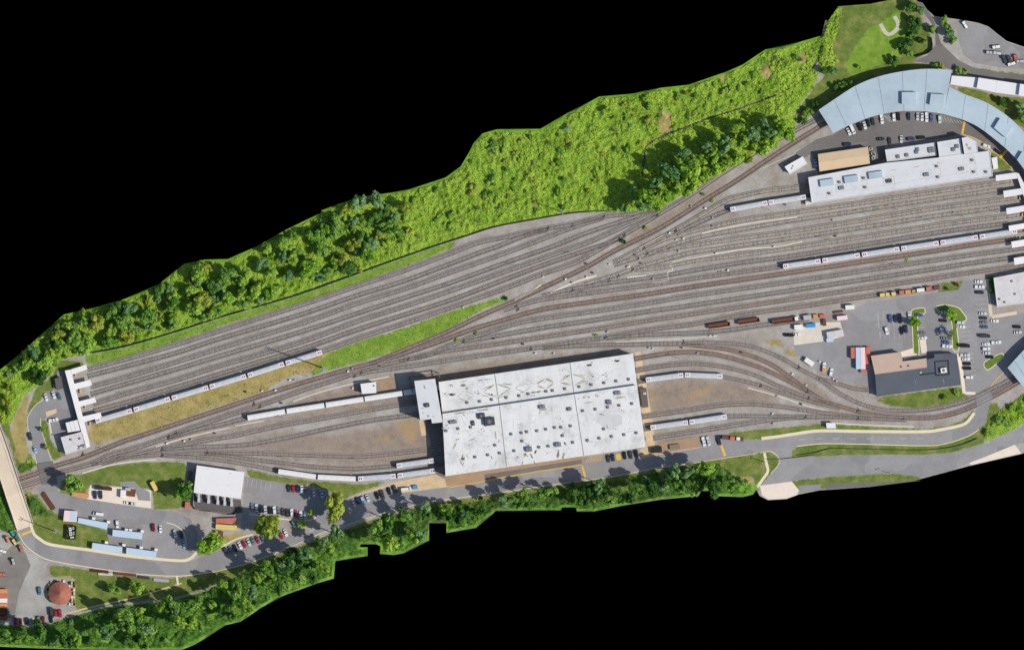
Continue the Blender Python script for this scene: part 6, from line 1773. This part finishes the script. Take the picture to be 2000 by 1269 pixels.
def trunk_mesh(name):
    mb = MB()
    mb.tube((0, 0, 0), (0.02, 0.01, 0.5), 0.075, 0.055, 7)
    mb.tube((0.02, 0.01, 0.45), (0.05, 0.05, 0.95), 0.055, 0.02, 6)
    for k in range(5):
        a = k * 1.3 + random.random()
        mb.tube((0.02, 0.01, 0.42 + 0.07 * k), (0.42 * math.cos(a), 0.42 * math.sin(a), 0.75 + 0.08 * k), 0.032, 0.01, 5)
    return mb.mesh(name, MT['bark'])


TR = [trunk_mesh('trunk') for _ in range(3)]
CROWN = {}
for key, cnt, n in (('bright', 4, 1150), ('mid', 4, 1150), ('blue', 3, 1150), ('yellow', 3, 1100), ('dark', 3, 1150), ('plum', 1, 300), ('sparse', 1, 300)):
    CROWN[key] = [crown_mesh('crown', LEAF[key], n, lobes=8 + 3 * i, leaf=0.125 if key != 'sparse' else 0.09) for i in range(cnt)]
kk = 0


def tree(x, y, r, key, label, group=None, hs=1.0, lift=0.0):
    global kk
    kk += 1
    wx, wy = P(x, y)
    t = thing('broadleaf_tree' if r > 7.5 else 'shrub', label, 'tree' if r > 7.5 else 'shrub', (wx, wy, 0), random.uniform(0, 6.28), group)  # small-crowned trees are named shrub along with the real shrubs
    R = r * M * 1.08
    H = R * hs
    for nm, me_ in (('trunk', TR[kk % 3]), ('crown', CROWN[key][kk % len(CROWN[key])])):
        o = bpy.data.objects.new(nm, me_)
        C.objects.link(o)
        o.parent = t
        ax = 1.0 + (kk * 37 % 11 - 5) * 0.05
        o.scale = (R * ax, R / ax, H) if nm == 'crown' else (R, R, H * 1.0 + lift)
        if nm == 'crown':
            o.location = (0, 0, H * 0.35 + lift)
    return t


# thicket carpet: leaf clumps on a rolling mound, one mass
tv = []
for poly in THICKET:
    q = np.array(W(poly))
    lo, hi = q.min(0), q.max(0)
    area = abs(sum(q[i][0] * q[(i + 1) % len(q)][1] - q[(i + 1) % len(q)][0] * q[i][1] for i in range(len(q)))) / 2
    n_ = int((hi - lo).prod() * 6.0)
    p = rng.uniform(lo, hi, (n_, 2))
    p = p[inside(p, q)]
    tv.append(p)
tp = np.concatenate(tv)
sd_s = np.full(len(tp), 99.0)
for s, wd in zip(STREAMS, (0.6, 0.35, 0.25)):
    c_ = smooth(s, 1.0)
    for q in c_:
        sd_s = np.minimum(sd_s, np.linalg.norm(tp - q, axis=1) - wd)
bare = sdist(tp, [W(p) for p in STRAW])
edge = sdist(tp, [W(p) for p in THICKET])
keep = (sd_s > 0) & (bare < -0.3) & (edge > 0.3)
tp = tp[keep]; edge = edge[keep]
dOt = sdist(tp, [ow])
ed2 = np.where(dOt < 6, edge + np.clip(6 - dOt, 0, 6), edge)
hgt = mound(tp, ed2)
gap = np.array([mnoise.noise((x * 0.12, y * 0.12, 11)) for x, y in tp])
kp = ~((gap < -0.48) & (rng.uniform(size=len(tp)) < 0.8))
tp, hgt = tp[kp], hgt[kp]
cen = np.column_stack([tp, hgt + rng.uniform(-0.1, 0.35, len(tp))])
e_ = 0.4
def mraw(p):
    return np.array([1.5 + 1.9 * mnoise.noise((x * 0.055, y * 0.055, 0)) + 1.5 * mnoise.noise((x * 0.15, y * 0.15, 3)) + 1.1 * mnoise.noise((x * 0.38, y * 0.38, 7)) for x, y in p])
m0 = mraw(tp)
sl = np.column_stack([-(mraw(tp + [e_, 0]) - m0) / e_, -(mraw(tp + [0, e_]) - m0) / e_, np.ones(len(tp))])
nor = rng.normal(scale=0.4, size=(len(tp), 3)) + sl
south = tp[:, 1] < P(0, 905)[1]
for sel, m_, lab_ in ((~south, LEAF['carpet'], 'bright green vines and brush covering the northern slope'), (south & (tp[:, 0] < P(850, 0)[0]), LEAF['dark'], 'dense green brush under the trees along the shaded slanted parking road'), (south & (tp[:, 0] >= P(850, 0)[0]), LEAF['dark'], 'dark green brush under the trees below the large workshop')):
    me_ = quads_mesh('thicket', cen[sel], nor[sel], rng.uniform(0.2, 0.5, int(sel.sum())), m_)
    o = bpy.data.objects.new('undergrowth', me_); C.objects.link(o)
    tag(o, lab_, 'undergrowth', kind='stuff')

# rough grass tufts on the strips and lawns
tv = []
for poly, dens in [(p, 0.55) for p in LIME[1:]] + [(p, 0.35) for p in STRAW[:1]]:
    q = np.array(W(poly)); lo, hi = q.min(0), q.max(0)
    p = rng.uniform(lo, hi, (int((hi - lo).prod() * dens), 2)); p = p[inside(p, q)]
    tv.append(p)
nl = len(tv[0]) + len(tv[1])
tp1 = np.concatenate(tv[:2]); tp2 = tv[2]
for p, m, nm, lab in ((tp1, LEAF['grass'], 'rough_grass', 'rough lime green grass along the tracks'), (tp2, mat('straw_tuft', (150, 138, 86), 0.95, 0.3, 0.2, fine=0.2), 'dry_grass', 'dry straw coloured grass beside the long silver train')):
    cen = np.column_stack([p, rng.uniform(0.02, 0.2, len(p))])
    nor = rng.normal(scale=0.32, size=(len(p), 3)) + np.array([0, 0, 1.0])
    o = bpy.data.objects.new(nm, quads_mesh(nm, cen, nor, rng.uniform(0.25, 0.6, len(p)), m)); C.objects.link(o)
    tag(o, lab, 'grass', kind='stuff')

# single trees
SINGLE = [
    (140, 942, 21, 'mid', 'round green tree beside the level crossing', 1.5), (357, 958, 19, 'mid', 'green tree between the lawn and the ducted white shed', 1.6), (405, 1063, 25, 'bright', 'large bright tree at the junction of lane and road', 1.5),
    (526, 1029, 28, 'yellow', 'large yellowish tree between the parking lot and the shaded road', 1.4), (652, 988, 25, 'yellow', 'yellowish tree at the parking lot entrance', 1.5), (607, 1001, 8, 'bright', 'small round tree at the end of the lower car row', 1.2), (591, 1022, 9, 'bright', 'small tree in the kerb island beside the teal car', 1.2),
    (225, 1150, 13, 'mid', 'pale green tree on the meadow by the conical shed', 1.6), (270, 1147, 15, 'bright', 'green tree on the meadow below the rusty pipes', 1.6),
    (1860, 615, 13, 'bright', 'bright tree at the upper end of the wide parking island', 1.4), (1785, 630, 10, 'bright', 'small bright tree on the narrow parking island', 1.5), (1859, 656, 13, 'sparse', 'thin grey green tree at the lower end of the parking island', 1.5),
    (1868, 556, 5, 'plum', 'dark plum shrub on the lawn corner by the white cars', 1.2), (1848, 563, 4, 'plum', 'small plum shrub at the tip of the lawn corner', 1.2),
    (1847, 776, 6, 'bright', 'round bush on the lawn below the charcoal roof', 1.2), (1867, 766, 7, 'mid', 'green bush near the lawn corner below the charcoal roof', 0.9), (92, 873, 6, 'yellow', 'yellow green bush beside the switch building', 1.2), (83, 838, 5, 'mid', 'small round tree on the grass wedge by the narrow road', 1.6),
    (1218, 471, 6, 'dark', 'dark bush between the two rusty main tracks', 1.0), (1261, 445, 4, 'yellow', 'tiny yellow green bush on the bare strip between the tracks', 1.0),
    (988, 582, 5, 'dark', 'dark shrub at the pointed tip of the central grass strip', 1.2), (1165, 655, 4, 'mid', 'small weed clump beside the track above the workshop', 0.8), (892, 664, 4, 'yellow', 'weed clump in the throat of the eastern tracks', 0.7), (930, 650, 4, 'mid', 'second weed clump in the throat of the eastern tracks', 0.7),
    (1374, 380, 4, 'mid', 'weed clump between the main tracks near the tree belt', 0.8), (1391, 393, 4, 'yellow', 'weed clump on the gravel right of the main tracks', 0.7), (1771, 509, 4, 'mid', 'weed patch between the eastern storage tracks', 0.4),
    (1993, 212, 15, 'blue', 'blue green tree on the slope beside the curved blue roof', 1.5), (2004, 232, 14, 'mid', 'green tree overhanging the blue roof edge', 1.5), (1960, 201, 10, 'dark', 'dark tree between walkway and blue roof', 1.4),
    (1746, 118, 11, 'dark', 'olive tree on the lawn edge above the curved roof', 1.3), (1680, 132, 6, 'bright', 'small bright tree on the shaded verge of the curved roof', 1.2), (1826, 128, 6, 'bright', 'small yellow bush by the canopy crown', 1.0), (1839, 128, 6, 'yellow', 'second yellow bush by the canopy crown', 1.0), (1872, 138, 8, 'mid', 'green bush at the start of the stepped walkway', 1.0), (1884, 141, 6, 'mid', 'smaller green bush over the stepped walkway', 1.0),
    (1937, 550, 7, 'dark', 'dark hedge bush at the corner of the pale building', 1.0), (1937, 566, 6, 'dark', 'second dark hedge bush along the pale building', 1.0),
]
for x, y, r, key, lab, hs in SINGLE:
    tree(x, y, r, key, lab, None, hs)
for x, y, r, key in ((1264, 386, 18, 'bright'), (1298, 382, 15, 'bright'), (1306, 333, 18, 'blue'), (1340, 327, 21, 'bright'), (1352, 343, 18, 'bright'), (1394, 308, 15, 'bright'), (1396, 331, 13, 'bright'), (1421, 279, 15, 'blue'), (1432, 314, 14, 'bright'), (1451, 277, 14, 'bright'), (1461, 310, 10, 'yellow'), (1474, 262, 14, 'blue'), (1495, 282, 14, 'bright'), (1503, 258, 13, 'blue'), (1524, 249, 14, 'bright'), (1539, 264, 14, 'bright'),
                     (1491, 239, 11, 'blue'), (1327, 360, 14, 'bright'), (1356, 360, 12, 'bright'), (1281, 400, 11, 'bright'), (1258, 400, 14, 'blue'), (1234, 397, 12, 'bright'), (1282, 355, 14, 'blue'), (1372, 345, 12, 'bright'), (1412, 300, 12, 'blue'), (1512, 276, 12, 'bright'), (1335, 300, 12, 'blue'), (1362, 312, 13, 'bright'), (1380, 290, 13, 'blue'), (1405, 272, 13, 'bright'), (1440, 252, 12, 'bright'), (1316, 352, 14, 'bright'), (1340, 372, 10, 'bright'), (1376, 352, 9, 'yellow'), (1412, 328, 9, 'bright'), (1486, 298, 9, 'bright'), (1243, 375, 13, 'blue'), (1220, 405, 10, 'blue')):
    tree(x, y, r * 1.15, key, 'tall leafy tree in the belt beside the main tracks', 'trees beside the main tracks', 1.8, 4.0)
for x, y, r, key in ((1613, 138, 9, 'dark'), (1628, 138, 9, 'blue'), (1645, 166, 8, 'mid'), (1657, 166, 8, 'mid'), (1634, 172, 8, 'dark'), (1761, 90, 10, 'dark'), (1776, 86, 10, 'dark'), (1783, 60, 13, 'dark'), (1788, 41, 13, 'dark'), (1779, 14, 11, 'dark'), (1797, 20, 10, 'blue'), (1798, 80, 8, 'dark'), (1776, 107, 8, 'mid'), (1819, 58, 9, 'mid'), (1845, 42, 9, 'mid'), (1856, 67, 11, 'blue'), (1851, 55, 9, 'mid'), (1860, 80, 8, 'mid'), (1575, 222, 8, 'mid'), (1583, 217, 8, 'bright'), (1570, 238, 8, 'dark'), (1594, 205, 8, 'dark'), (1778, 66, 10, 'dark')):
    tree(x, y, r, key, 'leafy tree on the lawns and verges above the curved blue roof', 'trees above the curved blue roof', 1.4)

# trees of the wooded belts, spread at random but apart
placed = []


def scatter(poly_px, n, rmin, rmax, keyf, label, group, hs=1.4, gapf=1.35, lift=(0, 0), mar=0.75):
    q = np.array(W(poly_px)); lo, hi = q.min(0), q.max(0)
    tries = 0; got = 0
    while got < n and tries < n * 60:
        tries += 1
        p = rng.uniform(lo, hi)
        r = rng.uniform(rmin, rmax)
        if not inside(np.array([p]), q)[0]:
            continue
        if sdist(np.array([p]), [q])[0] < r * M * mar:
            continue
        if any((p[0] - a) ** 2 + (p[1] - b) ** 2 < ((r + s) * M / 2 * gapf) ** 2 for a, b, s in placed):
            continue
        placed.append((p[0], p[1], r)); got += 1
        tree(p[0] / M + 1000, 634.5 - p[1] / M, r, keyf(p[0] / M + 1000), label, group, hs * random.uniform(0.75, 1.2), random.uniform(*lift))


WESTW = [(2, 727), (40, 697), (90, 652), (125, 621), (182, 609), (242, 592), (312, 562), (362, 522), (402, 514), (447, 513), (502, 489), (562, 455), (629, 422), (702, 392), (762, 384), (800, 378), (800, 498), (760, 509), (686, 536), (572, 574), (440, 612), (340, 644), (250, 670), (181, 684), (118, 700), (98, 728), (66, 753), (40, 775), (28, 803), (10, 815), (0, 790)]
EASTW = [(800, 378), (872, 353), (906, 328), (930, 286), (946, 268), (970, 260), (1056, 259), (1112, 228), (1172, 197), (1292, 180), (1300, 240), (1255, 290), (1180, 370), (1100, 412), (1025, 428), (911, 457), (800, 498)]
SOUTHW = [(0, 1222), (60, 1227), (100, 1220), (150, 1203), (205, 1189), (280, 1181), (345, 1173), (405, 1155), (440, 1134), (500, 1106), (572, 1072), (635, 1042), (712, 1019), (762, 1001), (842, 983), (940, 970), (990, 963), (1100, 948), (1200, 935), (1280, 917), (1351, 911), (1405, 908), (1430, 928), (1460, 942), (1466, 956), (1400, 960), (1290, 968), (1220, 979), (1160, 990), (966, 990), (930, 1020), (880, 1028), (830, 1014), (830, 1050), (790, 1072), (750, 1072), (690, 1056),
          (690, 1076), (640, 1092), (640, 1122), (560, 1152), (505, 1178), (466, 1205), (438, 1212), (398, 1238), (350, 1260), (260, 1263), (100, 1259), (0, 1255)]


def kw(x):
    u = random.random()
    return 'bright' if u < .38 else 'mid' if u < .62 else 'blue' if u < .82 else 'dark' if u < .9 else 'yellow'


def ke(x):
    u = random.random()
    return 'bright' if u < .6 else 'yellow' if u < .85 else 'mid'


def ks(x):
    u = random.random()
    if x > 850: return 'dark' if u < .45 else 'mid' if u < .75 else 'blue' if u < .9 else 'bright'
    return 'mid' if u < .4 else 'bright' if u < .6 else 'blue' if u < .8 else 'dark'


scatter(WESTW, 122, 8, 19, kw, 'leafy tree rising from the green wooded belt above the storage tracks', 'trees of the northern wooded belt', 1.3, gapf=0.9, lift=(0, 3), mar=0.35)
scatter(EASTW, 18, 7, 14, ke, 'yellow green tree rising from the vine carpet above the track ends', 'trees of the vine covered slope', 0.9)
placed_keep = placed
placed = []
scatter(WESTW, 90, 4, 7.4, kw, 'leafy shrub in the green wooded belt above the storage tracks', 'shrubs of the northern wooded belt', 1.2, gapf=1.0, lift=(0.5, 2), mar=0.2)
scatter(EASTW, 80, 3, 7.4, lambda x: random.choice(['bright', 'yellow', 'mid', 'bright', 'blue', 'bright', 'yellow', 'sparse']), 'leafy shrub on the vine covered slope above the track ends', 'shrubs of the vine covered slope', 1.0, gapf=1.0, lift=(0.5, 1.5))
scatter([(1300, 182), (1420, 150), (1500, 105), (1600, 85), (1590, 130), (1560, 160), (1500, 185), (1400, 220), (1310, 250), (1270, 275), (1290, 235)], 35, 3, 7.4, lambda x: random.choice(['bright', 'yellow', 'mid', 'mid', 'sparse', 'bright', 'dark', 'sparse']), 'leafy shrub on the open slope above the stream', 'shrubs above the stream', 0.9, gapf=1.0, lift=(0.3, 1.2))
placed = placed_keep
scatter(SOUTHW, 100, 9, 18, ks, 'leafy tree in the woods along the southern road', 'trees of the southern woods', 2.0, gapf=1.05, lift=(5, 12), mar=0.3)
placed_keep = placed
placed = []
scatter(SOUTHW, 62, 4, 7.4, ks, 'leafy shrub under the trees of the southern woods', 'shrubs of the southern woods', 1.3, gapf=1.0, lift=(0.5, 3), mar=0.1)
placed = placed_keep
scatter([(2040, 752), (2000, 772), (1982, 786), (1955, 803), (1936, 824), (1922, 848), (1930, 858), (1978, 836), (2040, 800)], 11, 7, 11, lambda x: random.choice(['bright', 'mid', 'bright']), 'bright green tree on the slope inside the eastern road bend', 'trees inside the eastern road bend', 0.9)

# tidy: nothing on the terrain is hidden; report object count in the log
print('objects', len(bpy.data.objects))
